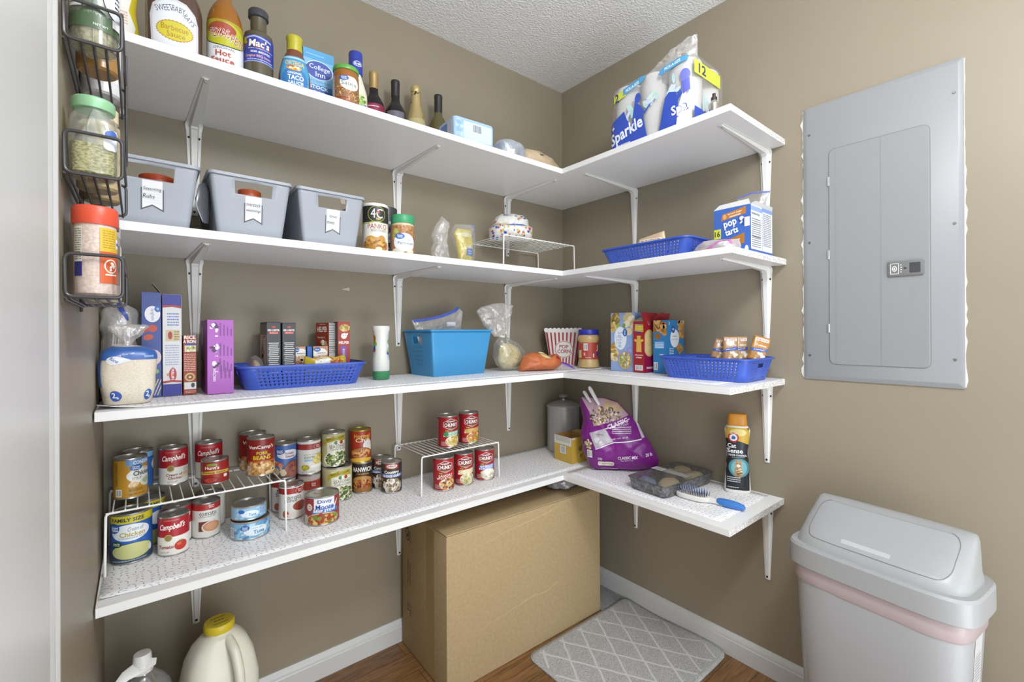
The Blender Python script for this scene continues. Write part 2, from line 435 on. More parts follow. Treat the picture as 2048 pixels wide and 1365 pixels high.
def casing():
    bm = bmesh.new()   # stepped door casing on the left wall, profile along -Y
    pr = [(-1.066, 0), (-1.066, 0.016), (-1.072, 0.019), (-1.086, 0.0195), (-1.09, 0.017), (-1.1, 0.0165), (-1.106, 0.019), (-1.114, 0.0195), (-1.122, 0.0165), (-1.14, 0.0155), (-1.152, 0.0175), (-1.16, 0.0215), (-1.168, 0.0225), (-1.44, 0.0225), (-1.44, 0)]
    A = [bm.verts.new((LX + b, a, 0.0)) for a, b in pr]; B = [bm.verts.new((LX + b, a, H)) for a, b in pr]
    for i in range(len(pr)): j = (i + 1) % len(pr); bm.faces.new((A[i], B[i], B[j], A[j]))
    bm.faces.new(A[::-1]); bm.faces.new(B); return bm
struct('trim_1', casing(), TRIM, ang=60)
# bits of old tape and nicks left on the walls
TAPE = clear('old_tape', '#d8cdb8', 0.3, 0.2, 0.6); PUTTY = M('#c9bda6', 0.7)
for x, z, a, b, lab, m in ((-1.665, 1.775, 0.017, 0.03, 'clear scrap of old tape on wall under the top shelf, by the spice rack', TAPE), (-1.685, 1.625, 0.02, 0.022, 'pale scrap of old tape above the leftmost grey bin', PUTTY),
                           (-1.085, 1.628, 0.014, 0.022, 'pale scrap of old tape on wall above the third grey bin', PUTTY), (-1.075, 1.318, 0.022, 0.009, 'cream smear of old tape below the second shelf', PUTTY)):
    bm = bmesh.new(); rd = random.Random(int(x * -1000))
    addbox(bm, -a / 2, a / 2, -0.0012, -0.0002, -b / 2, b / 2)
    for v in bm.verts: v.co.x += rd.uniform(-.003, .003); v.co.z += rd.uniform(-.003, .003)
    tag(part('tape_scrap', bm, m, loc=(x, 0, z)), lab, 'tape', 'tape scraps on the long wall')

# ================================================================== shelves
SZ = (1.7957, 1.4007, 1.0063, 0.6101); TH = 0.0192; D = 0.377; YE = (-1.034, -1.036, -1.030, -1.026)
ORD = ('topmost', 'second from top', 'third from top', 'lowest')
ENDM = mix_noise('raw_board_end', '#b5b3b0', '#eceae7', 260, 0.7, 0.4, 0.6)
EDGE = M('#e6e6e5', 0.35, name='shelf_edge_band')
for i, z in enumerate(SZ):
    t = thing('shelf_board', f'long white shelf board on the back wall, {ORD[i]} of four', 'shelf', (LX + 0.003, -D, z - TH), 0, 'long white shelf boards')
    part('board', box(0, 1.7055, 0.0006, D - 0.001, 0, TH), WHITE, t)
    part('edge_band', box(0, 1.7055, -0.0008, 0.0006, 0, TH, 0.0005, 1), EDGE, t)
    L = -YE[i] - D
    t = thing('shelf_board', f'short white shelf board on the right wall, {ORD[i]} of four, raw speckled end', 'shelf', (-D, -D - 0.001, z - TH), 0, 'short white shelf boards')
    part('board', box(0.0006, D - 0.001, -L + 0.0006, 0, 0, TH), WHITE, t)
    part('edge_band', box(-0.0008, 0.0006, -L, 0, 0, TH, 0.0005, 1), EDGE, t)
    part('raw_end', box(0.0006, D - 0.001, -L, -L + 0.0006, 0, TH), ENDM, t, label='raw particle board end')
sc_m = Art(); sc_m.scatter(0, 0, 34, 7, 40, 5, ['#7d7b78', '#a5a3a0', '#5d5b58'], 5, (.2, .5), 0)
sc_m.put('scuff_mark', [o for o in bpy.data.objects if o.name.startswith('shelf_board') and 'short' in o.get('label', '') and 'second' in o['label']][0], lambda x, y, o: Vector((.215 + x, -.035 + y, -o)), rough=.7, label='dark scuff on the underside')
# brackets
BR = M('#e3e2df', 0.4, name='bracket_paint'); SCREW = M('#3a3836', 0.4, 0.6, name='dark_screw'); SCREWL = M('#b9b7b3', 0.35, 0.6)
def bracket_bm():
    bm = bmesh.new(); R = 0.022; pts = []
    for k in range(9): pts.append((-0.315 + (0.315 - R) * k / 8, 0.0, 0.0))
    for k in range(1, 6):
        a = PI / 2 * k / 6; pts.append((-R + R * math.sin(a), -R + R * math.cos(a), a))
    for k in range(9): pts.append((0.0, -R - (0.268 - R) * k / 8, PI / 2))
    N = len(pts); rows = []
    for i, (y, z, a) in enumerate(pts):
        t = abs(i - (N - 1) / 2) / ((N - 1) / 2); w = 0.0215 - 0.0135 * t ** 1.2; h = 0.003 + 0.015 * (1 - t) ** 1.3; tk = 0.0016
        nv = Vector((0, -math.sin(a), -math.cos(a)))
        sec = [(-w, 0), (-w, tk), (-w * 0.62, tk), (-w * 0.42, h + tk), (w * 0.42, h + tk), (w * 0.62, tk), (w, tk), (w, 0)]
        if t < 0.02 or True:
            rows.append([bm.verts.new(Vector((x, y, z)) + nv * (n + 0.0004)) for x, n in sec])
    for A, B in zip(rows, rows[1:]):
        for k in range(8): bm.faces.new((A[k], A[(k + 1) % 8], B[(k + 1) % 8], B[k]))
    bm.faces.new(rows[0][::-1]); bm.faces.new(rows[-1]); return bm
def screw_bm(p, n):
    bm = bmesh.new(); n = Vector(n); q = n.to_track_quat('Z', 'Y').to_matrix().to_4x4(); q.translation = Vector(p)
    bmesh.ops.create_cone(bm, cap_ends=True, segments=12, radius1=0.0036, radius2=0.003, depth=0.0016, matrix=q); return bm
br0 = thing('shelf_bracket', 'x', 'bracket', (0, 0, 0), 0, 'white steel shelf brackets')
part('bracket_body', bracket_bm(), BR, br0, ang=25)
for p, n, m in (((-0.012, -0.003, -0.042), (0, -1, 0), SCREW), ((0.012, -0.003, -0.042), (0, -1, 0), SCREW), ((0, -0.0075, -0.258), (0, -1, 0), SCREW), ((0, -0.304, -0.0072), (0, 0, -1), SCREWL)):
    part('screw', screw_bm(p, n), m, br0)
spots = [(-1.511, 0, 0, 'left end of the long wall'), (-0.882, 0, 0, 'middle of the long wall'), (-0.352, 0, 0, 'corner end of the long wall'), (0, -0.437, -PI / 2, 'corner end of the right wall'), (0, -0.975, -PI / 2, 'open end of the right wall')]
first = True
for i, z in enumerate(SZ):
    for x, y, r, wh in spots:
        lab = f'white steel bracket under the {ORD[i]} shelf, {wh}'
        loc = (x - (0.0006 if r else 0), y - (0 if r else 0.0006), z - TH - 0.0004)
        if first: br0.location = loc; br0['label'] = lab; first = False
        else: dup(br0, loc, r, lab)
# patterned liner paper
def liner_mat(name, c1, c2):
    m = bpy.data.materials.new(name); m.use_nodes = True; nt = m.node_tree; b = nt.nodes['Principled BSDF']; N = nt.nodes.new; K = nt.links.new
    t = N('ShaderNodeTexCoord'); vo = N('ShaderNodeTexVoronoi'); vo.voronoi_dimensions = '2D'; vo.inputs['Scale'].default_value = 74; vo.inputs['Randomness'].default_value = 0.6
    K(t.outputs['Object'], vo.inputs['Vector'])
    sc = N('ShaderNodeVectorMath'); sc.operation = 'SCALE'; sc.inputs[3].default_value = 1; K(t.outputs['Object'], sc.inputs[0])
    df = N('ShaderNodeVectorMath'); df.operation = 'SUBTRACT'; K(t.outputs['Object'], df.inputs[0]); K(vo.outputs['Position'], df.inputs[1])
    se = N('ShaderNodeSeparateColor'); K(vo.outputs['Color'], se.inputs[0])
    an = N('ShaderNodeMath'); an.operation = 'MULTIPLY'; an.inputs[1].default_value = 2.6; K(se.outputs[0], an.inputs[0])
    ro = N('ShaderNodeVectorRotate'); ro.rotation_type = 'Z_AXIS'; K(df.outputs[0], ro.inputs['Vector']); K(an.outputs[0], ro.inputs['Angle'])
    dv = N('ShaderNodeVectorMath'); dv.operation = 'DIVIDE'; dv.inputs[1].default_value = (0.0045, 0.0011, 1); K(ro.outputs[0], dv.inputs[0])
    sx = N('ShaderNodeSeparateXYZ'); K(dv.outputs[0], sx.inputs[0])
    cb = N('ShaderNodeCombineXYZ'); K(sx.outputs[0], cb.inputs[0]); K(sx.outputs[1], cb.inputs[1])
    ln = N('ShaderNodeVectorMath'); ln.operation = 'LENGTH'; K(cb.outputs[0], ln.inputs[0])
    lt = N('ShaderNodeMath'); lt.operation = 'LESS_THAN'; lt.inputs[1].default_value = 1.0; K(ln.outputs['Value'], lt.inputs[0])
    mx = N('ShaderNodeMix'); mx.data_type = 'RGBA'; mx.inputs[6].default_value = hexc(c1); mx.inputs[7].default_value = hexc(c2); K(lt.outputs[0], mx.inputs[0]); K(mx.outputs[2], b.inputs['Base Color'])
    b.inputs['Roughness'].default_value = 0.5
    return m
LINER = liner_mat('leaf_print_liner', '#f6f6f8', '#a09da1')
def liner(name, x0, x1, y0, y1, z, lab, curl=None, cr=0.0):
    bm = bmesh.new(); nx, ny = max(2, int((x1 - x0) / 0.03)), max(2, int((y1 - y0) / 0.03)); g = []
    for i in range(nx + 1):
        row = []
        for j in range(ny + 1):
            x = x0 + (x1 - x0) * i / nx; y = y0 + (y1 - y0) * j / ny; dz = 0.0006
            if curl:
                d = math.hypot(x - curl[0], y - curl[1])
                if d < curl[2]: dz += cr * (1 - d / curl[2]) ** 2
            row.append(bm.verts.new((x, y, z + dz)))
        g.append(row)
    for i in range(nx):
        for j in range(ny): bm.faces.new((g[i][j], g[i + 1][j], g[i + 1][j + 1], g[i][j + 1]))
    o = part(name, bm, LINER)
    md = o.modifiers.new('thickness', 'SOLIDIFY'); md.thickness = 0.0003; md.offset = 1
    return tag(o, lab, 'shelf liner', 'leaf print shelf liners')
liner('shelf_liner', -1.704, -0.01, -0.352, -0.004, SZ[2], 'leaf print liner on third long shelf, corner curling by the flour tortillas', (-1.704, -0.352, 0.075), 0.012)
liner('shelf_liner', -0.34, -0.02, -0.972, -0.36, SZ[2], 'leaf print liner under the cracker boxes on the right wall')
liner('shelf_liner', -1.702, -0.01, -0.345, -0.004, SZ[3], 'leaf print liner under all the food cans on the lowest long shelf', (-1.7, -0.345, 0.09), 0.004)
liner('shelf_liner', -0.345, -0.015, -0.985, -0.36, SZ[3], 'leaf print liner under the hairbrush on the lowest short shelf')

# ================================================================== breaker panel
def rr_pts(x0, x1, z0, z1, r, n=5):
    P = []
    for cx, cz, a in ((x1 - r, z1 - r, 0), (x0 + r, z1 - r, 1), (x0 + r, z0 + r, 2), (x1 - r, z0 + r, 3)):
        for k in range(n + 1): t = (a + k / n) * PI / 2; P.append((cx + r * math.cos(t), cz + r * math.sin(t)))
    return P
def plate(rings, bm=None, mi=0):
    """rings of (outline, y): stacked outlines, last one filled"""
    bm = bm or bmesh.new(); R = [[bm.verts.new((x, y, z)) for x, z in o] for o, y in rings]
    for A, B in zip(R, R[1:]):
        for k in range(len(A)): bm.faces.new((A[k], A[(k + 1) % len(A)], B[(k + 1) % len(A)], B[k])).material_index = mi
    bm.faces.new(R[0]).material_index = mi; bm.faces.new(R[-1]).material_index = mi; return bm
GREY = M('#8c8d8f', 0.38, 0.0, 0.5, name='panel_enamel'); GREYD = M('#8f9092', 0.4)
pn = thing('breaker_panel', 'grey metal electrical breaker panel set in the right wall', 'electrical panel', (0, -1.276, 1.012), -PI / 2)
part('frame', plate([(rr_pts(-.186, .186, 0, .858, .004), -0.0005), (rr_pts(-.186, .186, 0, .858, .004), -0.004), (rr_pts(-.176, .176, .012, .846, .004), -0.0085)]), GREY, pn)
part('door', plate([(rr_pts(-.114, .119, .050, .706, .016), -0.008), (rr_pts(-.114, .119, .050, .706, .016), -0.0098), (rr_pts(-.1128, .1178, .0512, .7048, .015), -0.0108)]), GREY, pn)
a = Art(); a.poly([(x * 1000, z * 1000) for x, z in rr_pts(-.1165, .1215, .0475, .7085, .018)], '#7f8082'); a.put('door_gap', pn, FLAT(-0.0085), rough=0.5)
a = Art(); a.rect(-97, 52, -96.2, 704, '#858688'); a.rect(13.5, 52, 14.5, 704, '#838486'); a.ell(88, 264, 9, 9, '#858688'); a.ell(88, 264, 8.3, 8.3, '#8c8d8f'); a.put('pressed_lines', pn, FLAT(-0.0108), rough=0.5)
for z in (0.16, 0.385, 0.61): part('hinge', box(-0.1185, -0.1125, -0.0125, -0.008, z - 0.014, z + 0.014, 0.001, 1), M('#c4c4c2', 0.3, 0.5), pn)
lt = part('latch', plate([(rr_pts(.030, .108, .303, .345, .004), -0.0105), (rr_pts(.030, .108, .303, .345, .004), -0.0155), (rr_pts(.033, .105, .306, .342, .003), -0.0165)]), M('#6d6d6d', 0.4), pn, label='dark grey sliding latch')
part('latch_pocket', plate([(rr_pts(.078, .101, .310, .338, .002), -0.0164), (rr_pts(.078, .101, .310, .338, .002), -0.0172)]), M('#3b3b3c', 0.5), lt)
a = Art(); a.rrect(36, 309, 55, 339, 2, '#d8d8d6'); a.rrect(37.5, 310.5, 53.5, 337.5, 1.5, '#6d6d6d'); a.ell(45.5, 324, 5.5, 8, '#dadad8'); a.ell(45.5, 324, 3.6, 6, '#6d6d6d'); a.text('e', 45.5, 323.5, 4, 8, '#e4e4e2')
a.lines(58.5, 311, 61.5, 337, 4, '#dadad8', 1); a.poly([(66, 320), (74, 324), (66, 328)], '#3f3f40'); a.put('latch_print', lt, FLAT(-0.0166))
for x in (-.168, .168):
    for z in (.075, .43, .77):
        s_ = part('screw', screw_bm((x, -0.0098, z), (0, -1, 0)), M('#8b8984', 0.3, 0.8), pn); s_.scale = (1, 1, 1)
rd = random.Random(5)
for sg, n in ((-1, 60), (1, 50)):
    bm = bmesh.new(); prev = None
    for k in range(n + 1):
        z = 0.004 + 0.85 * k / n; wd = 0.0006 + (rd.uniform(0, .003) if rd.random() < .7 else rd.uniform(.003, .009)) * (1 if sg < 0 else .6)
        cur = [bm.verts.new((sg * .185, y, z)) for y in (-.0004, -.0014)] + [bm.verts.new((sg * (.186 + wd), y, z)) for y in (-.0014, -.0004)]
        if prev:
            for q in range(4): bm.faces.new((prev[q], prev[(q + 1) % 4], cur[(q + 1) % 4], cur[q]))
        else: bm.faces.new(cur)
        prev = cur
    bm.faces.new(prev)
    part('torn_paint_edge', bm, M('#dddad3', 0.8), pn, label='ragged white paint edge')

# ================================================================== things on the floor
bx = thing('cardboard_box', 'large closed brown cardboard box on the floor under the lowest shelf', 'box', (-0.524, -0.367, 0.001), -0.02)
CW, CD, CH = 0.726, 0.335, 0.515
bm = bmesh.new(); addbox(bm, -CW / 2, CW / 2, 0, CD, 0, CH - 0.005, 0.004)
part('carton', bm, CARD, bx)
bm = bmesh.new(); addbox(bm, -CW / 2, CW / 2, 0, 0.166, CH - 0.0045, CH, 0.0015); addbox(bm, -CW / 2, CW / 2, 0.17, CD, CH - 0.0045, CH, 0.0015)
part('top_flap', bm, CARD, bx)
a = Art()
side = lambda x, z, off: Vector((-CW / 2 - off, CD / 2 - x, z))
K = '#3d352b'
a.rect(-CD * 500 + 196, 4, -CD * 500 + 250, 505, '#a58a5c')
a.ell(-118, 425, 17, 24, K); a.ell(-118, 425, 13, 19, '#ae9873'); a.ell(-118, 425, 9, 13, K); a.ell(-121, 429, 4, 6, '#ae9873')
a.lines(-100, 392, -94, 440, 16, K, 3); a.text('TALL ALADDIN', -116, 288, 88, 9, K, rot=PI / 2, bold=False); a.text('21.5X16.5X29', -99, 284, 80, 9, K, rot=PI / 2, bold=False)
a.ell(-112, 150, 16, 24, K); a.ell(-112, 150, 14.5, 22, '#ae9873'); a.scatter(-112, 150, 12, 19, 30, 4, [K, '#ae9873'], 4)
a.put('printing', bx, side, rough=0.7, label='black printing and tape on the left end')
a = Art()
for pts in (((-330, 430), (-120, 466), (60, 482), (180, 520), (181, 517), (62, 479), (-118, 463)), ((-340, 150), (0, 196), (60, 188), (120, 206), (121, 203), (60, 185), (0, 193))): a.poly([(x, min(y, 505)) for x, y in pts], '#c4a97a')
a.put('crease', bx, FLAT(0.0), rough=0.8)
# grey plastic bag on the box
pb = Loft([(0, .05, .03, 2), (.012, .085, .06, 2), (.035, .08, .055, 2), (.055, .06, .04, 2), (.066, .03, .015, 2)], noise_=(.02, 38, 3.3), smooth=4)
tag(part('plastic_bag', pb.bm(48), clear('grey_bag', '#a9abb0', 0.75, 0.25, 0.7, (60, 1.0)), loc=(-0.262, -0.262, 0.517), rot=(0, 0, 0.3), ang=20), 'crumpled grey plastic bag on top of the cardboard box', 'bag')
# mats
MATG = mix_noise('loop_mat_grey', '#a0a0a0', '#c9c9c9', 420, 0.9, 0.42, 0.6, 0.5, 0.003, spec=0.1); MATL = M('#cfcfcf', 0.8, spec=0.1)
bm = bmesh.new(); pts = [(p[0], p[1]) for p in rr_pts(-.575, -.018, -.845, -.384, .035)]
X0, X1, Y0, Y1 = -.575, -.018, -.845, -.384
g = {}; nx, ny = 40, 32
def matpt(i, j):
    x = X0 + (X1 - X0) * i / nx; y = Y0 + (Y1 - Y0) * j / ny; rad = 0.035
    cx = min(max(x, X0 + rad), X1 - rad); cy = min(max(y, Y0 + rad), Y1 - rad); d = math.hypot(x - cx, y - cy)
    if d > 1e-6:
        m_ = max(abs(x - cx), abs(y - cy)); f = m_ / d; x = cx + (x - cx) * f; y = cy + (y - cy) * f
    z = 0.006 + 0.010 * max(0, (x + .12) / .1) ** 2 * (0.5 + 0.5 * math.sin((y + .42) * 14)) * (1 if x > -.12 else 0)
    return Vector((x, y, z))
for i in range(nx + 1):
    for j in range(ny + 1): g[i, j] = bm.verts.new(matpt(i, j))
for i in range(nx):
    for j in range(ny): bm.faces.new((g[i, j], g[i + 1, j], g[i + 1, j + 1], g[i, j + 1]))
mt = thing('floor_mat', 'grey loop floor mat with pale diamond lines, in front of the cardboard box', 'mat')
o = part('mat', bm, MATG, mt); md = o.modifiers.new('t', 'SOLIDIFY'); md.thickness = 0.0055
bm = bmesh.new()
def ridge(p, q):
    n = 24; prev = None; d = (Vector(q) - Vector(p)); nn = Vector((-d.y, d.x)).normalized() * 0.004
    for k in range(n + 1):
        c = Vector(p) + d * k / n; x = min(max(c.x, X0 + .012), X1 - .012); y = min(max(c.y, Y0 + .012), Y1 - .012)
        if abs(x - c.x) + abs(y - c.y) > 1e-6: prev = None; continue
        z = matpt((c.x - X0) / (X1 - X0) * nx, (c.y - Y0) / (Y1 - Y0) * ny).z + 0.0009
        w_ = 0.0012 * math.sin(k * 1.7)
        cur = [bm.verts.new((c.x + nn.x * s_ + w_, c.y + nn.y * s_, z - (0.0 if s_ == 0 else 0.0008))) for s_ in (-1, 0, 1)]
        if prev:
            for u in (0, 1): bm.faces.new((prev[u], prev[u + 1], cur[u + 1], cur[u]))
        prev = cur
for k in range(-6, 11):
    ridge((X0 + k * .098, Y0), (X0 + k * .098 + .27, Y1)); ridge((X0 + k * .098 + .1, Y0), (X0 + k * .098 - .16, Y1))
part('diamond_ridges', bm, MATL, mt)
bm = bmesh.new(); addbox(bm, -.158, -.016, -.381, -.05, 0.0002, .003)
for i in range(14):
    for j in range(36):
        x = -.153 + i * .0098; y = -.378 + j * .0091
        addbox(bm, x, x + .0066, y, y + .0042, .003, .006)
tag(part('waffle_mat', bm, M('#a9a9aa', 0.5, 0.2)), 'silver waffle textured mat between the cardboard box and right wall', 'mat')

# trash can
TC = M('#a9aaac', 0.35, name='grey_plastic'); TCL = M('#a2a3a4', 0.36, name='lid_plastic')
tc = thing('trash_can', 'tall grey plastic trash can with swing lid beside the right wall', 'trash can', (-0.222, -1.335, 0.0), -1.70)
body = Loft([(0.0, .0, .0, 5), (0.0, .145, .082, 5), (.004, .15, .086, 5), (.50, .174, .097, 5), (.575, .178, .099, 5)])
part('bin_body', body.bm(48), TC, tc, ang=50)
bag = Loft([(.505, .1752, .0978, 5), (.51, .178, .1005, 5), (.53, .1795, .101, 5), (.585, .1802, .1005, 5)], noise_=(.0016, 40, 1))
part('bin_bag', bag.bm(80, False, False), M('#b8a8aa', 0.3, name='pink_bag'), tc, label='pink bin liner folded over the rim')
collar = Loft([(.548, .189, .1065, 5), (.55, .191, .109, 5), (.598, .1905, .109, 5), (.604, .187, .105, 5), (.604, .176, .094, 4.5), (.612, .174, .092, 4.5, 0, 0.001), (.628, .172, .085, 4.2, 0, .004), (.66, .169, .062, 4, 0, .024), (.69, .165, .038, 3.5, 0, .044), (.70, .162, .028, 3.2, 0, .050), (.704, .157, .014, 3, 0, .052), (.705, .1, .0, 3, 0, .052)], )
part('lid', collar.bm(64, False, False), TCL, tc, ang=28)
a = Art(); dr = [(x * 1000, z * 1000) for x, z in rr_pts(-.145, .145, .624, .7005, .022)]
a.poly(dr, '#6f7072'); a.poly([(x * 0.989, 663 + (y - 663) * 0.965) for x, y in dr], TCL); a.rrect(-62, 633, 40, 640, 3, '#bcbdbe')
a.put('swing_door', tc, lambda x, z, o_: collar.fx(x, z, o_), (12, 6), rough=0.3)
a = Art(); a.rect(60, 380, 110, 520, '#c9c9ca'); a.lines(66, 400, 104, 510, 16, '#8a8a8c', 5)
a.put('care_sticker', tc, lambda x, z, o_: Vector((body.at(z)[1] + o_, 0.085 - x, z)) - Vector((0.0, 0.0, 0)), rough=0.5)

# jug and bottle in the left corner
JUG = M('#dedbcb', 0.35, 0, 0.5, name='milky_jug')
jg = thing('plastic_jug', 'milky plastic jug with yellow cap in left corner', 'jug', (-1.476, -0.19, 0.0), aim(-1.476, -.19) + 0.25)
jl = Loft([(0, .06, .06, 4), (.004, .074, .072, 4), (.20, .083, .079, 4), (.262, .083, .077, 3.8), (.318, .074, .064, 3.4), (.352, .060, .050, 3), (.372, .043, .040, 2.4), (.379, .031, .031, 2), (.388, .03, .03, 2)])
part('jug_body', jl.bm(48), JUG, jg, ang=25)
bm = bmesh.new(); tube(bm, fillet([(.012, -.036, .366), (.016, -.075, .350), (.02, -.098, .30), (.02, -.1, .23), (.018, -.074, .19)], .03), .0115, 12)
part('handle', bm, JUG, jg, ang=60)
cp = part('cap', rnd([(0, .384), (.0335, .384), (.035, .387), (.035, .402), (.033, .405), (0, .405)]).bm(40), M('#d3bd2d', 0.4), jg, label='yellow cap')
a = Art(); a.lines(-17, 14, 17, 20, 1, '#5a4a1a', 14); a.lines(-11, -1.5, 11, 5.5, 1, '#4a3c14', 15); a.lines(-17, -16.5, 17, -11.5, 1, '#5a4a1a', 16)
a.put('cap_lettering', cp, lambda x, y, o_: Vector((x, y, .405 + o_)))
wb = thing('water_bottle', 'clear ribbed water bottle with white flip cap in the left corner', 'bottle', (-1.633, -0.2, 0.0), 0)
wl = Loft([(0, .05, .05), (.004, .062, .062), (.22, .062, .062), (.26, .064, .064), (.30, .056, .056), (.325, .042, .042), (.345, .026, .026), (.352, .02, .02), (.358, .019, .019)], noise_=(.0035, 60, 2, .25), smooth=4)
part('bottle_body', wl.bm(48), clear('ribbed_pet', '#d8dadc', 0.3, 0.1, 0.35), wb)
part('water', rnd([(0, .003), (.057, .004), (.057, .22), (0, .22)]).bm(32), clear('water', '#ccd2d6', 0.2, 0.05, 0.4), wb)
cp = part('cap', rnd([(.021, .352), (.0215, .354), (.0215, .368), (.019, .371), (.0175, .392), (.016, .395), (0, .395)]).bm(32), M('#e4e3e1', 0.35), wb, label='white cap')
bm = bmesh.new(); tube(bm, [(.026, -.02, .375), (.0, -.012, .372), (-.03, -.022, .366), (-.058, -.045, .353)], [.007, .017, .012, .004], 10, flat=0.14)
part('flip_tab', bm, M('#e4e3e1', 0.35), cp)

# ================================================================== food cans on the lowest shelf
Z4 = SZ[3] + 0.0012; CANG = 'food cans on the lowest shelf'
def can(label, x, y, z, r, h, art, turn=0.0, base='#b01c26', tab=False, lidm=None, foot=0.004):
    t = thing('food_can', label, 'can', (x, y, z), aim(x, y, turn), CANG)
    R = r * 1000; Hh = h * 1000
    sh = rnd([(0, .0015), (r * .9, .0015), (r * .95, 0), (r, .0012), (r, .0035), (r * .985, .005), (r * .985, h - .005), (r, h - .0035), (r, h - .0008), (r * .975, h), (r * .955, h - .0005), (r * .945, h - .0035), (r * .8, h - .0035), (r * .78, h - .0028), (0, h - .0028)])
    cb_ = part('can_body', sh.bm(40), lidm or TIN, t, ang=30)
    a = Art(); a.rect(-PI * R, 4.5, PI * R, Hh - 4.5, base); a.sh += [(v, f, c, L + 1) for v, f, c, L in art.sh]
    rr = r * 0.986
    m = lambda X, Z, off: Vector((rr * 0 + (rr + off) * math.sin(X / rr), -(rr + off) * math.cos(X / rr), Z))
    a.put('paper_label', t, m, (R * .16, 0), (-PI * R * .985, 4.4, PI * R * .985, Hh - 4.4), gap=0.00005)
    if tab:
        bm = bmesh.new(); tube(bm, [(-.005, -r * .3, h - .0018), (-.006, -r * .62, h - .0012), (0, -r * .75, h - .001), (.006, -r * .62, h - .0012), (.005, -r * .3, h - .0018)], .0014, 6, True); part('pull_tab', bm, TIN, cb_)
    return t
T1 = 0.7575; T2 = 0.7475
CR = '#a81c26'; CRD = '#8d141d'; CREAM = '#e8e6df'
def soup(name2, col, pic, low=CREAM):   # red and white condensed soup
    a = Art(); a.rect(-110, 4, 110, 98, low); a.rect(-110, 48, 110, 98, CR); a.text('CONDENSED', 0, 89, 34, 4, '#d2938c', bold=False)
    a.text("Campbell's", 1, 72, 56, 19, '#f6f3ee', shear=.28, rot=.04); a.ell(-6, 46, 8.5, 8.5, '#b9a468'); a.ell(-6, 46, 6.5, 6.5, '#8f7f4c'); return a
# --- white rack, left
def wire_rack(label, x0, x1, y0, y1, zb, zt, legs=None, n=17):
    t = thing('wire_rack', label, 'rack', ((x0 + x1) / 2, (y0 + y1) / 2, zb), 0, 'white wire shelf racks')
    a, b, h = (x1 - x0) / 2, (y1 - y0) / 2, zt - zb; q = .003
    bm = bmesh.new()
    for y in (-b, b):
        tube(bm, [(-a, y, h - q), (a, y, h - q)], .0024, 8); part('side_rail', bm, WIRE, t); bm = bmesh.new()
    for k in range(n):
        x = -a + .012 + (2 * a - .024) * k / (n - 1); tube(bm, [(x, -b, h - q + .0026), (x, b, h - q + .0026)], .0015, 6)
    part('wire_grid', bm, WIRE, t)
    for sx in (-1, 1):
        for sy in (-1, 1):
            bm = bmesh.new(); tube(bm, [(sx * (a - .02), sy * b, h - q), (sx * a, sy * b, h - q), (sx * (a + .002), sy * b, .0)], .0027, 8, rad=.012); part('leg', bm, WIRE, t)
    return t
wire_rack('white wire rack holding soup and bean cans, far left of the lowest shelf', -1.696, -1.323, -.226, -.024, Z4, T1 - .0012)
wire_rack('white wire rack holding red stew soup cans, middle of the lowest shelf', -.905, -.582, -.232, -.022, Z4, T2 - .0012)
# family size cream of chicken
a = Art(); a.rect(-140, 4, 140, 118, '#2b5fae'); a.rect(-140, 98, 140, 118, '#c9bd2d'); a.text('FAMILY SIZE', -8, 107, 66, 9, '#24334f')
a.ell(-2, 76, 40, 20, '#dfe6ea'); a.ell(-36, 88, 13, 12, '#2759a8'); a.text('Great', -35, 90, 18, 6, '#f2f4f6'); a.text('Value', -35, 84, 18, 6, '#f2f4f6')
a.text('Cream of', 8, 84, 30, 9, '#5d6a66', shear=.2, bold=False); a.text('Chicken', 2, 72, 50, 11, '#b6a24e'); a.text('Condensed Soup', 2, 63, 54, 6.5, '#66717a', bold=False)
a.rect(-140, 4, 140, 30, '#3b4d63'); a.ell(2, 30, 46, 21, '#38506e'); a.ell(2, 31, 43, 18.5, '#c9c98a'); a.ell(-30, 50, 12, 7.5, '#1f4a35'); a.text('Great for', -30, 52, 16, 4, '#dfe6da', shear=.2); a.text('Cooking!', -30, 48, 16, 4, '#dfe6da', shear=.2)
a.ell(40, 28, 5, 8, '#e5e8ea'); a.lines(-40, 7, 30, 12, 1, '#aeb8c2', 4)
can('family size blue cream of chicken soup can, front left under the white rack', -1.652, -.148, Z4, .0402, .121, a, 0.0, '#2b5fae')
a = Art(); a.rect(-140, 4, 140, 118, '#2b5fae'); a.rect(-140, 98, 140, 118, '#c9bd2d'); a.ell(20, 70, 32, 18, '#dfe6ea'); a.rect(-140, 4, 140, 40, '#b7bf7d'); a.text('FAMILY SIZE', 20, 107, 60, 9, '#24334f')
can('second blue family size can, hidden behind the first under the left rack', -1.6225, -.058, Z4, .0402, .121, a, 0.3, '#2b5fae')
a = soup('Tomato', '#c03226', None); a.text('Tomato', -12, 24, 34, 9, '#9c2a2a'); a.text('SOUP', -14, 11, 20, 5, '#9a8f80', bold=False); a.ell(20, 24, 14, 12, '#c4382b'); a.ell(16, 28, 5, 3.5, '#dc6a52'); a.star(20, 35, 7, 3.5, 5, '#7d8a45', .35)
can('red and white tomato soup can with a tomato picture, under the left rack', -1.570, -.172, Z4, .0325, .0985, a, -.16, CREAM, True)
a = soup('x', 0, None)
can('red and white soup can standing behind the tomato picture can', -1.5605, -.1045, Z4, .0325, .0985, a, .2, CREAM, True)
a = Art(); a.rect(-110, 4, 110, 98, '#dedcd6'); a.rect(-110, 76, 110, 92, '#a52b27'); a.ell(12, 85, 13, 10, '#b23a34'); a.ell(12, 85, 11.5, 8.6, '#a52b27'); a.text('Great', 12, 88, 14, 4.5, '#e8d9d0'); a.text('Value', 12, 83, 14, 4.5, '#e8d9d0')
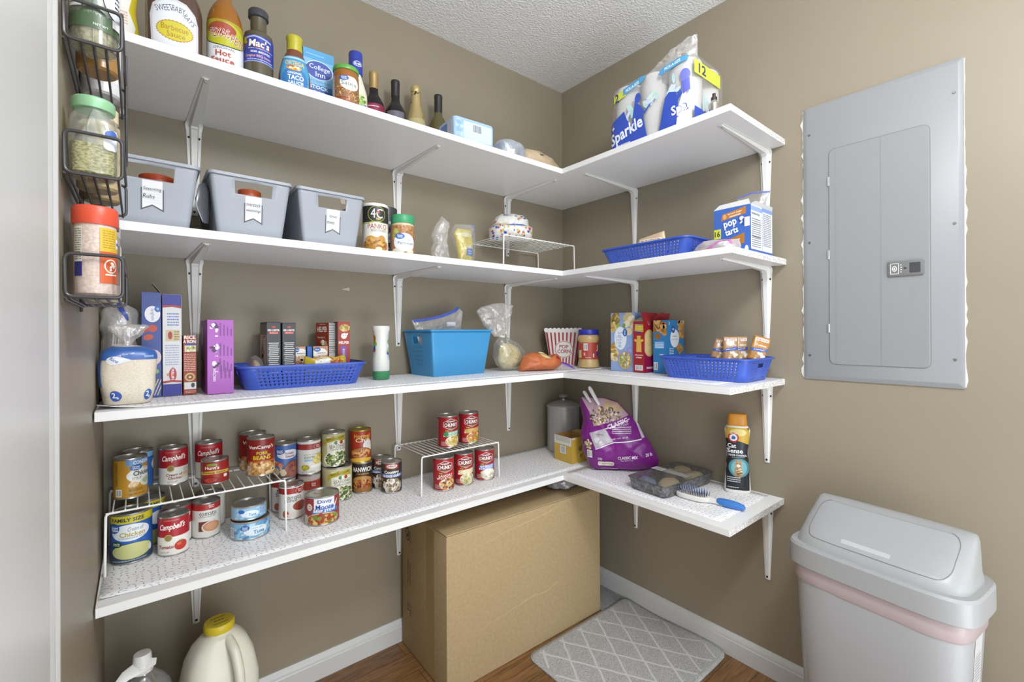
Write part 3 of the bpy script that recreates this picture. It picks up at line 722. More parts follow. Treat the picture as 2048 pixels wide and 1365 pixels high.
a.text('tomato', 4, 66, 40, 10, '#4a4543', bold=False); a.lines(-17, 56, 21, 60, 1, '#8d8a85', 31); a.rect(-18, 20, 22, 46, '#6b3b31'); a.ell(13, 30, 24, 16, '#e2d8cd'); a.ell(13, 31, 21, 13, '#c78d68'); a.ell(13, 31, 15, 9, '#d09c78')
can('grey-white tomato soup can with a bowl picture, under the left rack', -1.4953, -.108, Z4, .0325, .0955, a, 0, '#dedcd6')
can('plain topped can behind the bowl picture can, under the left rack', -1.476, -.04, Z4, .0325, .0955, Art(), 0, '#dedcd6')
def tuna(t1):
    a = Art(); a.rect(-160, 4, 160, 46, '#7fb0d2'); a.scatter(0, 22, 75, 22, 60, 8, ['#9cc7e2', '#5f97c2', '#b7d8ea', '#4f86b4'], 3, (.3, .6), .6); a.ell(10, 23, 30, 13, '#dce7ee'); a.ell(-17, 33, 11, 7, '#2c63ad'); a.text('Great', -17, 35, 13, 4, '#e8eef4'); a.text('Value', -17, 30.5, 13, 4, '#e8eef4')
    a.text('Chunk Light', 12, 30, 28, 5, '#56809a', bold=False); a.text('Tuna', 16, 20, 28, 10, '#3c7fae'); a.text('in water', 18, 11, 12, 3.5, '#6a93ad', bold=False); a.bars(-62, 8, -46, 34, 4); return a
can('wide blue tuna can, lower of the two stacked tuna cans', -1.402, -.183, Z4, .0475, .049, tuna(1), .1, '#8db9d6')
a = Art(); a.rect(-140, 4, 140, 40, '#8fbcd8'); a.scatter(0, 18, 60, 18, 40, 6, ['#a9cfe6', '#6ea5cc'], 5, (.3, .6), .6); a.ell(-2, 18, 22, 9, '#dce7ee'); a.ell(-22, 25, 8, 5, '#2c63ad'); a.text('Tuna', 4, 16, 18, 8, '#4f90ba'); a.rect(24, 14, 40, 32, '#3f6db4'); a.lines(25, 15, 39, 31, 6, '#dfe7ef', 2); a.rect(44, 10, 58, 32, '#7fae86')
can('smaller blue tuna can, upper of the two stacked tuna cans', -1.404, -.178, Z4 + .0492, .042, .038, a, .1, '#9cc4dc')
# on the left rack
a = Art(); a.rect(-110, 4, 110, 100, '#b88a2c'); a.rect(-16, 82, 110, 96, '#5d93c8'); a.text('CONDENSED', 24, 88, 52, 9, '#eaf1f6'); a.ell(20, 56, 35, 19, '#e4e6e2'); a.ell(4, 76, 13, 7.5, '#2c63ad'); a.text('Great', 4, 78, 15, 4, '#e8eef4'); a.text('Value', 4, 73.5, 15, 4, '#e8eef4')
a.text('Cream of', 28, 72, 18, 5, '#5f625e', shear=.2, bold=False); a.text('Chicken', 20, 61, 44, 12, '#3e3a36'); a.text('SOUP', 6, 49, 20, 7, '#5c5853', bold=False); a.ell(28, 38, 16, 12, '#cfd3bd'); a.ell(28, 40, 11, 7, '#a9b08d'); a.scatter(0, 38, 14, 5, 7, 7, ['#ead9bd', '#d8b98f'], 6, (.4, .6), .9)
a.text('CREAM OF CHICKEN', -36, 62, 56, 6, '#6b4f1d', rot=PI / 2, bold=False); a.bars(-38, 8, -24, 26, 3); a.lines(-10, 18, 18, 26, 3, '#7d5f22', 3); a.text('NET WT 10.5 OZ', 6, 11, 32, 4, '#5b4212', bold=False)
can('gold cream of chicken can, front left on top of the left rack', -1.654, -.118, T1, .0335, .1, a, .22, '#b88a2c', True)
a = Art(); a.rect(-110, 4, 110, 100, '#3667b0'); a.rect(-110, 82, 110, 96, '#7fb2dc'); a.ell(40, 60, 26, 18, '#e4e6e2')
can('blue topped can peeking out behind the gold can on the left rack', -1.640, -.0465, T1, .0325, .1, a, .6, '#3667b0', True)
a = soup('cc', 0, None); a.text('Cream of', 2, 29, 36, 7, '#7d2a28'); a.text('Chicken', 4, 20, 32, 7, '#7d2a28'); a.text('SOUP', -2, 10, 22, 5, '#9a8f80', bold=False); a.ell(30, 28, 9, 7, '#d8b98f'); a.ell(30, 40, 8, 6, '#c9c7be'); a.ell(24, 22, 8, 4.5, '#e4cfae', .3)
can('red and white cream of chicken can on the left rack, beside the gold can', -1.565, -.062, T1, .0325, .1, a, 0, CREAM, True)
a = soup('x', 0, None); a.text('Cream', -2, 26, 30, 7, '#7d2a28')
can('red and white soup can behind the small tomato sauce can, left rack', -1.484, -.058, T1, .0325, .1, a, -.08, CREAM, True)
a = Art(); a.rect(-110, 4, 110, 62, '#9a2420'); a.ell(-4, 54, 13, 3.6, '#8a9a3a'); a.text("Hunt's", -4, 46, 34, 9, '#f2ede4'); a.poly([(-40, 26), (-40, 35), (0, 38), (44, 36), (44, 28), (0, 29)], '#c7a94a'); a.text('Tomato Sauce', 0, 33, 56, 5, '#6b3a1c'); a.ell(-8, 12, 22, 10, '#7c1a18'); a.ell(-8, 13, 15, 6, '#b5483c'); a.ell(-4, 14, 8, 3, '#a03028'); a.rect(24, 17, 34, 25, '#dfe6ea')
can("small dark red tomato sauce can in front on the left rack", -1.477, -.128, T1, .0322, .0655, a, -.1, '#9a2420')
def beans():
    a = Art(); a.rect(-110, 4, 110, 106, '#8f201c'); a.text("VanCamp's", 1, 82, 70, 13, '#f4f0e8'); a.text('PORK', 4, 66, 30, 9, '#d9c432'); a.text('and', 22, 60, 8, 3, '#eae2c8'); a.text('BEANS', 3, 53, 46, 12, '#d9c432'); a.rect(-36, 38, 44, 44, '#b5632c')
    a.rect(-110, 4, 110, 34, '#a8753c'); a.scatter(0, 21, 110, 17, 170, 6.5, ['#c99a5e', '#dcb47c', '#b3803f', '#e3c596'], 8, (.6, .85)); a.ell(34, 16, 6, 6, '#e8e4d4'); a.ell(34, 16, 4, 4, '#5f7a3a'); a.ell(-34, 26, 5, 6, '#c4c0d4'); return a
can('maroon pork and beans can in front at the right end of the left rack', -1.365, -.125, T1, .0358, .108, beans(), 0, '#8f201c')
can('second maroon pork and beans can, standing behind the first', -1.372, -.046, T1, .0358, .108, beans(), .15, '#8f201c')
# right of the left rack
a = Art(); a.rect(-120, 4, 120, 108, '#3f66ab'); a.ell(14, 76, 34, 14, '#dcdfe6'); a.ell(-12, 86, 15, 8.5, '#27509c'); a.text('Great', -12, 89, 18, 5, '#eef2f6'); a.text('Value', -12, 84, 18, 5, '#eef2f6'); a.text('Tomato', 16, 79, 28, 7, '#8c3a3a'); a.text('Sauce', 18, 70, 28, 8, '#a03838'); a.rect(-120, 4, 120, 16, '#5b4234')
a.ell(30, 24, 34, 32, '#5a3a38'); a.ell(30, 26, 29, 27, '#8a4f45'); a.scatter(30, 30, 18, 16, 12, 9, ['#9f6252', '#7a4038'], 3); a.scatter(-20, 42, 16, 12, 10, 8, ['#b5523c', '#caa06e', '#c4866a'], 9); a.scatter(-16, 22, 18, 9, 9, 8, ['#a9966e', '#c7b48c'], 4)
TS = can('blue tomato sauce can with a pot picture, on top of the puree cans', -1.2855, -.0415, .712, .0355, .108, a, 0, '#3f66ab')
def puree(s2):
    a = Art(); a.rect(-120, 4, 120, 98, '#dfddd8'); a.rect(-120, 76, 120, 93, '#9c2a26'); a.ell(24, 84, 13, 10.5, '#d8c9c2'); a.ell(24, 84, 12, 9.5, '#9c2a26'); a.text('Great', 24, 87, 14, 5, '#ead9d2'); a.text('Value', 24, 81.5, 14, 5, '#ead9d2')
    a.text('tomato', 6, 65, 44, 11, '#45403d', bold=False); a.text(s2, -2, 54, 34, 10, '#45403d', bold=False); a.ell(26, 36, 26, 18, '#e9e2da'); a.ell(26, 38, 23, 14, '#a04a36'); a.ell(-16, 18, 9, 11, '#b2553c'); a.ell(12, 14, 24, 5, '#e6d6cc'); return a
can('white tomato puree can with red band, front, right end of left rack', -1.283, -.122, Z4, .0348, .1, puree('puree'), 0, '#dfddd8')
can('second white tomato can with red band, behind the puree can', -1.287, -.0415, Z4, .0345, .1, puree('sauce'), -.1, '#dfddd8')
a = Art(); a.rect(-120, 4, 120, 100, '#b5a9a0'); a.rect(-120, 52, 120, 80, '#9f3a2c'); a.ell(14, 68, 14, 10, '#8c2a22'); a.text('Great', 14, 71, 14, 5, '#ead9d2'); a.text('Value', 14, 65, 14, 5, '#ead9d2'); a.rect(-120, 4, 120, 50, '#e0dcd6'); a.scatter(20, 35, 14, 8, 8, 5, ['#a04a36', '#e9e2da'], 3)
can('foil and red banded can under the golden corn can', -1.2125, -.044, Z4, .0345, .1, a, 0, '#cfcac4')
a = Art(); a.rect(-120, 4, 120, 108, '#dddad3'); a.rect(-120, 80, 120, 98, '#9c2f2c'); a.ell(30, 89, 15, 10, '#d8c9c2'); a.ell(30, 89, 14, 9, '#9c2f2c'); a.text('Great', 30, 92, 15, 5, '#ead9d2'); a.text('Value', 30, 86.5, 15, 5, '#ead9d2'); a.text('golden sweet', 8, 64, 44, 5, '#7f7f78', bold=False); a.text('corn', 2, 55, 30, 7, '#45403d', bold=False); a.rect(-14, 42, 22, 50, '#a9cbe0'); a.lines(-12, 44, 20, 48, 1, '#4f86b4', 30)
a.scatter(34, 44, 24, 20, 80, 4, ['#dcc456', '#e8d880', '#cfb53c'], 3); a.ell(32, 26, 28, 6, '#efede8'); a.ell(-10, 24, 12, 9, '#b5a43a'); a.scatter(-10, 24, 10, 8, 20, 3, ['#cdbb48', '#8f9a3a'], 4); a.text('NET WT 15.25 OZ', -2, 10, 40, 4, '#6b6b66', bold=False)
can('white golden corn can with red band, upper can beside the tomato sauce', -1.2125, -.044, .712, .0358, .11, a, 0, '#dddad3')
def greens(nm):
    a = Art(); a.rect(-150, 4, 150, 112, '#b9b58c'); a.rect(-20, 8, 50, 100, '#e3e1d2'); a.poly([(-34, 76), (-30, 92), (0, 101), (40, 101), (48, 98), (48, 82), (10, 86), (-22, 80), (-28, 70)], '#b3a232'); a.text('MARGARET HOLMES', 9, 93, 62, 7, '#5f6420', rot=.1)
    a.ell(8, 79, 6, 6, '#3f7a3c'); a.ell(17, 79, 6, 6, '#e8e4dc'); a.ell(26, 79, 6, 6, '#a83a2c'); a.text('SEASONED', 16, 67, 58, 10, '#46463c', bold=False); a.text(nm, 18, 57, 56, 9, '#46463c', bold=False); a.ell(14, 26, 46, 26, '#e9e7da'); a.scatter(14, 26, 40, 22, 130, 5, ['#5d6e34', '#7f8f4c', '#a9b36e', '#47592a'], 6, (.4, .8)); return a
can('large collard greens can with yellow ribbon label, lower of the two greens cans', -1.127, -.056, Z4, .0475, .113, greens('Collard Greens'), .05, '#b9b58c')
can('turnip greens can with yellow ribbon label, stacked on the collard greens', -1.137, -.052, Z4 + .1132, .0365, .112, greens('Turnip Greens'), 0, '#b9b58c')
a = Art(); a.rect(-120, 4, 120, 108, '#33251d'); a.text('MANWICH', 0, 82, 70, 16, '#f2efe8'); a.text('ORIGINAL', 2, 67, 44, 6, '#b58a3a'); a.ell(0, 34, 40, 27, '#8a5a2c'); a.ell(0, 44, 36, 15, '#b98a4c'); a.scatter(0, 32, 34, 14, 90, 4, ['#8f3a20', '#b5582c', '#d9a05c', '#6e2a18'], 5); a.ell(0, 12, 40, 8, '#9a6a34')
can('dark sloppy joe sauce can, next to the large collard greens can', -1.036, -.042, Z4, .0335, .106, a, 0, '#33251d')
a = Art(); a.rect(-120, 4, 120, 112, '#a8301c'); a.text('Hormel', 6, 92, 56, 13, '#d9b53a'); a.text('Chili', 8, 78, 50, 14, '#e6d7b0'); a.ell(26, 58, 18, 20, '#e6e2de'); a.rect(8, 40, 44, 58, '#e6e2de'); a.ell(0, 30, 42, 24, '#8a3a1c'); a.ell(2, 34, 36, 17, '#b5743c'); a.scatter(2, 33, 32, 13, 60, 4, ['#8a3a20', '#c98a4c', '#e0b070'], 7); a.ell(0, 10, 44, 8, '#d6a83a')
can('red chili can with gold lid, stacked on the dark sloppy joe can', -1.0415, -.041, Z4 + .1062, .0355, .112, a, 0, '#a8301c', lidm=M('#b9a64a', .3, .8))
def gravy():
    a = Art(); a.rect(-120, 4, 120, 106, '#3a302d'); a.rect(-22, 84, 24, 102, '#9c3a33'); a.ell(1, 93, 19, 7, '#d9d0c4'); a.text("Libby's", 1, 93, 28, 8, '#8a2a26', shear=.2); a.rect(-60, 56, 60, 66, '#5672b5'); a.text('Country', 0, 72, 52, 14, '#f4f1ea'); a.text('SAUSAGE GRAVY', 0, 60, 66, 9, '#eef0f4')
    a.scatter(0, 28, 34, 21, 130, 6, ['#ddd5c6', '#efe9de', '#c4b8a4', '#8a7660'], 3); a.ell(-36, 46, 6, 6, '#b5843c'); return a
can('dark sausage gravy can in front, left of the middle white rack', -.957, -.108, Z4, .0345, .106, gravy(), 0, '#3a302d')
can('second dark sausage gravy can, standing behind the first', -.9655, -.0365, Z4, .0345, .106, gravy(), 0, '#3a302d')
a = Art(); a.rect(-160, 4, 160, 80, '#8f2a24'); a.rect(-60, 4, -44, 30, '#c9c3bc'); a.rect(-22, 40, 36, 80, '#dfe2e8'); a.text('Dinty', 8, 68, 40, 13, '#27408f'); a.text('Moore', 8, 54, 50, 13, '#27408f'); a.poly([(-28, 34), (-26, 48), (40, 52), (48, 42), (48, 36)], '#3a6ab5'); a.text('BEEF STEW', 8, 43, 62, 8, '#f0ece2'); a.ell(-36, 54, 9, 10, '#dcd5cc'); a.text('10g', -36, 57, 11, 6, '#8f2a24'); a.lines(-42, 48, -30, 53, 2, '#8f2a24', 3)
a.ell(2, 18, 48, 20, '#c9b08a'); a.ell(2, 17, 44, 18, '#8a4a24'); a.scatter(2, 18, 40, 16, 46, 7, ['#b5662c', '#c9a04c', '#9a3a1c', '#d9b878', '#7a8a3a'], 6, (.6, .9)); a.ell(38, 56, 2, 16, '#d9d7d2', -.5)
dm = can('wide beef stew can standing alone at the front of the shelf', -1.222, -.215, Z4, .0475, .083, a, 0, '#8f2a24')
a = Art(); a.ell(-10, 8, 13, 7, '#a0413a'); a.ell(-10, 8, 11, 5.5, '#c9c3bc'); a.lines(-19, 6, -1, 10, 1, '#a0413a', 24); a.put('lid_stamp', dm, lambda x, y, o_: Vector((x, y, .083 - .0027 + o_)))
def chunky(l1, l2, band, tcol, pic, seed, heart=False):
    a = Art(); a.rect(-120, 4, 120, 115, '#a01c24'); a.rect(-70, 8, -34, 112, '#8a161e'); a.lines(-66, 12, -44, 100, 16, '#d9b9b5', seed)
    hexp = [(-18, 92), (8, 104), (36, 94), (36, 74), (10, 66), (-18, 76)]; a.poly([(x * 1.06 - .5, (y - 85) * 1.08 + 85) for x, y in hexp], '#e6ddd8'); a.poly(hexp, '#7c141c'); a.text("Campbell's", 8, 95, 32, 7, '#f2ede8', shear=.25); a.text('CHUNKY', 9, 83, 50, 13, '#f6f3ee'); a.poly([(-8, 74), (10, 68), (30, 73), (10, 71)], '#6f8a3a')
    a.text('big', -6, 62, 12, 6, '#b9c04a'); a.poly([(-20, 40), (-18, 56), (46, 62), (46, 44)], band); a.text(l1, 12, 54, 52, 8, tcol, rot=.08); a.text(l2, 12, 46, 50, 7, tcol, rot=.08)
    a.ell(18, 24, 30, 20, '#e8ddc8'); a.scatter(18, 24, 27, 18, 60, 5.5, pic, seed, (.6, .95)); a.lines(-28, 9, -4, 24, 4, '#d9b9b5', seed + 4); a.ell(-16, 44, 3, 3, '#e6ddd8')
    if heart: a.ell(-10, 50, 9, 8, '#3f8a52')
    return a
can('red pot roast soup can, front left under the middle rack', -.806, -.205, Z4, .0372, .115, chunky('SAVORY', 'POT ROAST', '#a01c24', '#e3dccb', ['#b5743c', '#c98a4c', '#8a5a2c', '#d9b878', '#7a3a20'], 3), -.1)
can('red chicken dumpling soup can, middle one under the middle rack', -.722, -.205, Z4, .0345, .115, chunky('CREAMY CHICKEN', 'DUMPLINGS', '#d3bd8c', '#efe6cf', ['#e3dcc0', '#d3cda0', '#c9b98a', '#a9b06e'], 5), -.05)
can('red clam chowder soup can with blue band, under the middle rack', -.629, -.205, Z4, .0372, .115, chunky('NEW ENGLAND', 'CLAM CHOWDER', '#4f6cb5', '#eef0f4', ['#e8e6da', '#d9d5c0', '#b9c09a', '#f0ede2'], 7), -.05)
can('red chicken noodle soup can with green banner, left one on top of middle rack', -.765, -.166, T2, .0375, .115, chunky('CHICKEN', 'NOODLE', '#4f9a7c', '#e9f2ea', ['#d9b45c', '#c99a3c', '#e3d3a0', '#a9b06e'], 9, True), .1)
can('red soup can with tan banner, right one on top of middle rack', -.674, -.166, T2, .0375, .115, chunky('', '', '#c9a45c', '#efe6cf', ['#b5843c', '#d9a84c', '#8a9a3a', '#c4662c'], 11), .1)
# ---------------------------------------------------------------- right end of the lowest shelf
cn = thing('metal_canister', 'tall brushed steel canister with knob lid in the corner', 'canister', (-.098, -.098, Z4))
part('canister_body', rnd([(0, 0), (.0745, 0), (.076, .002), (.076, .196), (.0765, .2)]).bm(56, True, False), mix_noise('brushed_canister', '#a9a9a8', '#bdbdbc', 30, .4, vec=(1, 1, .04), metal=.35), cn, ang=30)
l_ = part('lid', rnd([(.0765, .2), (.079, .2005), (.0795, .206), (.077, .211), (.066, .217), (.045, .225), (.018, .230), (.012, .231)]).bm(56), M('#b9b9b8', .3, .5), cn, ang=30)
part('knob', rnd([(.010, .230), (.009, .238), (.013, .243), (.020, .247), (.021, .251), (.017, .256), (.008, .259), (0, .2595)]).bm(32), M('#a9a9a9', .3, .6), l_, ang=40)

# ---------------------------------------------------------------- boxes
def carton(label, cat, x, y, z, w, d, h, rot, base, front=None, left=None, right=None, top=None, flaps=None, name='food_box', group=None, open_top=False, inside='#8d8274'):
    t = thing(name, label, cat, (x, y, z), rot, group); bm = bmesh.new()
    if open_top:
        q = .0012
        for a_ in ((-w / 2, w / 2, -d / 2, -d / 2 + q), (-w / 2, w / 2, d / 2 - q, d / 2), (-w / 2, -w / 2 + q, -d / 2 + q, d / 2 - q), (w / 2 - q, w / 2, -d / 2 + q, d / 2 - q)): addbox(bm, *a_, 0, h)
        addbox(bm, -w / 2, w / 2, -d / 2, d / 2, 0, q)
    else: addbox(bm, -w / 2, w / 2, -d / 2, d / 2, 0, h, .0012, 0, 1)
    body_ = part('carton', bm, M(base, .5), t)
    lim = (-w * 500 + .5, .5, w * 500 - .5, h * 1000 - .5); lim2 = (-d * 500 + .5, .5, d * 500 - .5, h * 1000 - .5)
    for nm, a, f, l_ in (('front_print', front, lambda X, Z, o: Vector((X, -d / 2 - o, Z)), lim), ('side_print', left, lambda X, Z, o: Vector((-w / 2 - o, -X, Z)), lim2), ('side_print', right, lambda X, Z, o: Vector((w / 2 + o, X, Z)), lim2), ('top_print', top, lambda X, Y, o: Vector((X, Y, h + o)), None)):
        if a: a.put(nm, body_, f, None, l_)
    for nm, pts, col in flaps or []:
        bm = bmesh.new(); A = [bm.verts.new(p) for p in pts]; n = (Vector(pts[1]) - Vector(pts[0])).cross(Vector(pts[2]) - Vector(pts[0])).normalized() * .0006
        B = [bm.verts.new(Vector(p) + n) for p in pts]
        bm.faces.new(A); bm.faces.new(B[::-1])
        for k in range(len(A)): bm.faces.new((A[k], A[(k + 1) % len(A)], B[(k + 1) % len(A)], B[k]))
        part(nm, bm, M(col, .55), t)
    return t
RB = -PI / 2
# yellow carton by the canister
a = Art(); a.rect(-60, 0, 60, 120, '#c9a544'); a.rect(-60, 72, 60, 120, '#d9d6cc'); a.lines(-46, 84, 46, 112, 5, '#9a968c', 3); a.rect(-20, 32, 22, 70, '#7f7a60'); a.bars(-18, 34, 20, 68, 4)
b = Art(); b.rect(-60, 0, 60, 120, '#c9a544'); b.rect(-60, 100, -30, 116, '#d9d6cc'); b.scatter(10, 50, 30, 24, 20, 12, ['#a88436', '#d9bf6a', '#8f6d38'], 3)
carton('open yellow and white carton in front of the steel canister', 'box', -.197, -.246, Z4, .11, .1, .108, RB - .06, '#b08a50', front=a, right=b, open_top=True, flaps=[('flap', [(-.055, .05, .108), (.055, .05, .108), (.05, .056, .125), (-.03, .06, .118)], '#a98a5c')])
# bird seed bag
sd = thing('seed_bag', 'large purple bird seed bag slumped against the right wall', 'bag', (-.166, -.481, Z4), math.radians(-50.7))
SO = [(-.108, .004), (-.095, 0), (.0, .001), (.09, .004), (.145, .018), (.152, .05), (.12, .115), (.078, .175), (.036, .228), (-.009, .276), (-.063, .290), (-.11, .293), (-.150, .288), (-.158, .27), (-.143, .2), (-.155, .14), (-.145, .075), (-.125, .025)]
sp = Pillow(SO, .062, 2.4, (-.02, .12), (.009, 16, 2.0), .75)
part('bag', sp.bm(160, 24), M('#7a1f80', .3, name='purple_film'), sd, ang=50)
a = Art(); a.poly([(-150, 290), (-62, 288), (-8, 272), (36, 224), (-100, 182), (-118, 240)], '#b79aa8'); a.poly([(-62, 288), (-8, 272), (20, 240), (-60, 250)], '#bfa382')
a.scatter(-55, 222, 58, 36, 150, 6, ['#c9b288', '#4a4038', '#8f7a55', '#e0cfa8', '#6e5c40'], 5, (.4, .7))
a.poly([(-112, 180), (-100, 182), (40, 226), (56, 204), (82, 158), (-40, 120), (-92, 98), (-120, 150)], '#7a1f80'); a.text('CLASSIC', -8, 196, 82, 18, '#efe6ee', rot=.34); a.text('WILD BIRD FOOD', 4, 185, 62, 7, '#e0d3e2', rot=.36, bold=False)
a.poly([(-117, 155), (-56, 177), (-40, 150), (-25, 128), (-94, 98)], '#b9b3bd'); a.scatter(-80, 138, 24, 16, 8, 9, ['#a7a0ab', '#d0cad3'], 6); a.lines(-93, 149, -63, 155, 1, '#77707a', 23); a.poly([(-56, 177), (36, 212), (40, 210), (-52, 174)], '#ece3ec'); a.lines(-30, 158, 44, 186, 4, '#e0d3e2', 6); a.text('NET WT. 20 LB', 0, 142, 62, 6, '#e6dcea', rot=.2, bold=False)
a.poly([(-94, 97), (-25, 126), (84, 138), (84, 134), (-24, 122), (-93, 93)], '#e6dcea'); a.poly([(60, 206), (72, 190), (96, 140), (84, 139)], '#c9c0cd')
a.text('CLASSIC MIX', 30, 66, 76, 12, '#f0e8f0', rot=.08); a.text('WILD BIRD FOOD', 26, 54, 48, 5, '#e6dcea', rot=.08, bold=False); a.text('20 lb', 110, 78, 26, 12, '#f0e8f0', rot=.1); a.rrect(-84, 28, -22, 46, 7, '#ded8cc'); a.text('Royal Wing', -53, 37, 52, 8, '#7d8a55', shear=.2); a.lines(-73, 13.5, -7, 18.5, 1, '#d9c8dc', 12); a.lines(-84, 50, -68, 62, 2, '#e6dcea', 3)
a.scatter(-124, 108, 14, 22, 40, 5, ['#c9b288', '#4a4038', '#8f7a55', '#e0cfa8'], 7); a.bars(-126, 56, -106, 88, 5); a.poly([(-105, 12), (-95, 3), (100, 8), (146, 24), (144, 19), (100, 3), (-94, -2), (-110, 6)], '#d9d3da')
a.put('bag_print', sd, sp.fx, (7, 7), None, .3, o0=.0022, gap=.00006)
for p0, p1 in (((-.118, -.03, .335), (-.078, -.045, .265)), ((-.14, -.012, .315), (-.112, -.04, .275))):
    bm = bmesh.new(); P0, P1 = Vector(p0), Vector(p1); tube(bm, [P0, P0.lerp(P1, .12), P0.lerp(P1, .7), P1], [.005, .0095, .008, .006], 12, flat=.45); part('bag_clip', bm, M('#d6d6d8', .35), sd, label='white bag clip')
# food tray
FT = thing('food_tray', 'black foil tray of potatoes under clear film, front of the right lowest shelf', 'tray', (-.172, -.716, Z4), -.06)
TL, TW = .148, .083
part('tray', Loft([(0, TL - .016, TW - .014, 12), (.004, TL - .012, TW - .01, 12), (.04, TL - .003, TW - .003, 12), (.042, TL, TW, 12), (.043, TL, TW, 12), (.0425, TL - .004, TW - .004, 12), (.008, TL - .014, TW - .013, 12)]).bm(64, True, True), mix_noise('dark_tray', '#4d4c4d', '#8b8a8c', 90, .35, .35, .7, .6, .003, metal=.4), FT)
part('film', Loft([(.0435, TL, TW, 12), (.047, TL - .008, TW - .008, 12), (.049, TL * .6, TW * .6, 4), (.0492, .0, .0, 4)]).bm(64, False, False), clear('dark_film', '#d0ced0', .12, .12, .3, (25, .5)), FT)
a = Art(); a.rect(-22, -74, 16, 74, '#8b8b8b'); a.rect(-20, 28, 14, 72, '#dcdcda'); a.lines(-16, -70, 12, 20, 9, '#c9c9c9', 4); a.lines(-16, 34, 12, 66, 3, '#6d6d6d', 3)
a.put('sleeve_label', FT, lambda x, y, o: Vector((x, y, .0494 + o)))
for x, y, sx, sy, r in ((-.062, -.034, .040, .027, .2), (-.105, .024, .018, .03, .1), (.075, -.04, .034, .022, -.3), (.04, .03, .026, .02, .3), (.104, .024, .018, .03, .4)):
    bm = bmesh.new(); bmesh.ops.create_icosphere(bm, subdivisions=3, radius=1)
    for v in bm.verts: v.co = Vector((v.co.x * sx * 1.3, v.co.y * sy * 1.15, v.co.z * .0185)) * (1 + .1 * noise.noise(v.co * 2 + Vector((x * 30, 0, 0))))
    tag(part('potato', bm, M('#ecdcaa' if x != -.105 else '#7f8fb5', .5, bump=(40, .2, .002)), loc=(FT.location.x + x * .998 + y * .06, FT.location.y + y - x * .06, Z4 + .0275), rot=(0, 0, r - .06)), {-.062: 'pale potato at the front left of the black foil tray', -.105: 'bluish slice at the left end of the black foil tray', .075: 'pale potato at the right front of the black foil tray', .04: 'small pale potato in the middle of the black foil tray', .104: 'pale potato at the far right end of the black foil tray'}[x], 'potato', 'potatoes in the foil tray')
# hairbrush
hb = thing('hairbrush', 'white and blue hairbrush lying on the lowest right shelf', 'brush', (-.232, -.835, Z4), -PI / 2 + .1)
part('head', Loft([(.0008, .05, .022, 2.6), (.004, .056, .027, 2.6), (.014, .058, .028, 2.6), (.018, .054, .025, 2.6)], ).bm(40), M('#dddcd8', .35), hb)
bm = bmesh.new(); tube(bm, [(.045, 0, .0105), (.075, 0, .0105), (.095, 0, .0105)], [.012, .009, .011], 14, flat=.8); part('neck', bm, M('#dddcd8', .35), hb)
bm = bmesh.new(); tube(bm, [(.078, 0, .0125), (.088, 0, .0125), (.115, 0, .0125), (.14, 0, .012), (.158, 0, .011), (.163, 0, .0105)], [.008, .0115, .0128, .0115, .009, .004], 16); part('handle', bm, M('#3c78c2', .4), hb, label='blue grip')
bm = bmesh.new(); bm2 = bmesh.new()
for i in range(13):
    for j in range(6):
        x = -.046 + i * .0077 + (j % 2) * .0036; y = -.0185 + j * .0074
        if (x / .052) ** 2 + (y / .024) ** 2 > 1: continue
        tube(bm, [(x, y, .0175), (x * 1.06, y * 1.12, .033)], .0011, 5); bmesh.ops.create_icosphere(bm2, subdivisions=1, radius=.0017, matrix=Matrix.Translation((x * 1.06, y * 1.12, .0335)))
part('bristles', bm, M('#4d5566', .4), hb)['kind'] = 'stuff'; part('bristle_tips', bm2, M('#8fa6dc', .3), hb)['kind'] = 'stuff'
# cat litter deodoriser
lb = thing('litter_bottle', 'black and yellow cat litter freshener bottle with orange cap', 'bottle', (-.052, -.897, Z4), aim(-.052, -.897) + .05)
ll = Loft([(0, .038, .026, 2.6), (.004, .041, .028, 2.6), (.02, .0415, .0285, 2.6), (.1, .035, .025, 2.5), (.15, .034, .025, 2.5), (.2, .039, .0265, 2.5), (.214, .0405, .0265, 2.4), (.226, .034, .022, 2.3), (.23, .03, .02, 2.3)], smooth=3)
part('bottle_body', ll.bm(44), M('#e2e0dc', .35), lb)
part('cap', Loft([(.229, .031, .021, 3), (.231, .032, .022, 3), (.266, .029, .019, 3), (.2685, .027, .017, 3), (.2695, 0, 0, 3)]).bm(40), M('#cd8a2a', .38), lb, label='orange cap')
a = Art(); a.rect(-60, 12, 60, 224, '#23252b'); a.poly([(-60, 178), (-30, 186), (-10, 182), (14, 176), (36, 166), (60, 172), (60, 224), (-60, 224)], '#c9a53a'); a.ell(2, 208, 26, 12, '#e0cc84'); a.ell(-13, 190, 17, 17, '#b5342f'); a.ell(-13, 190, 12, 12, '#e6e6e6'); a.poly([(-18, 184), (-8, 184), (-6, 192), (-14, 197), (-19, 191)], '#3c5fa8'); a.text('ARM & HAMMER', -13, 203.5, 22, 3, '#eeeeee')
a.text('Cat', -18, 162, 26, 15, '#f0f0f0'); a.text('Sense', -8, 145, 48, 16, '#f0f0f0'); a.text('ODOR CONTROL', 0, 130, 56, 6, '#eef0f2'); a.lines(-18, 121.25, 22, 124.75, 1, '#b9c4cc', 29)
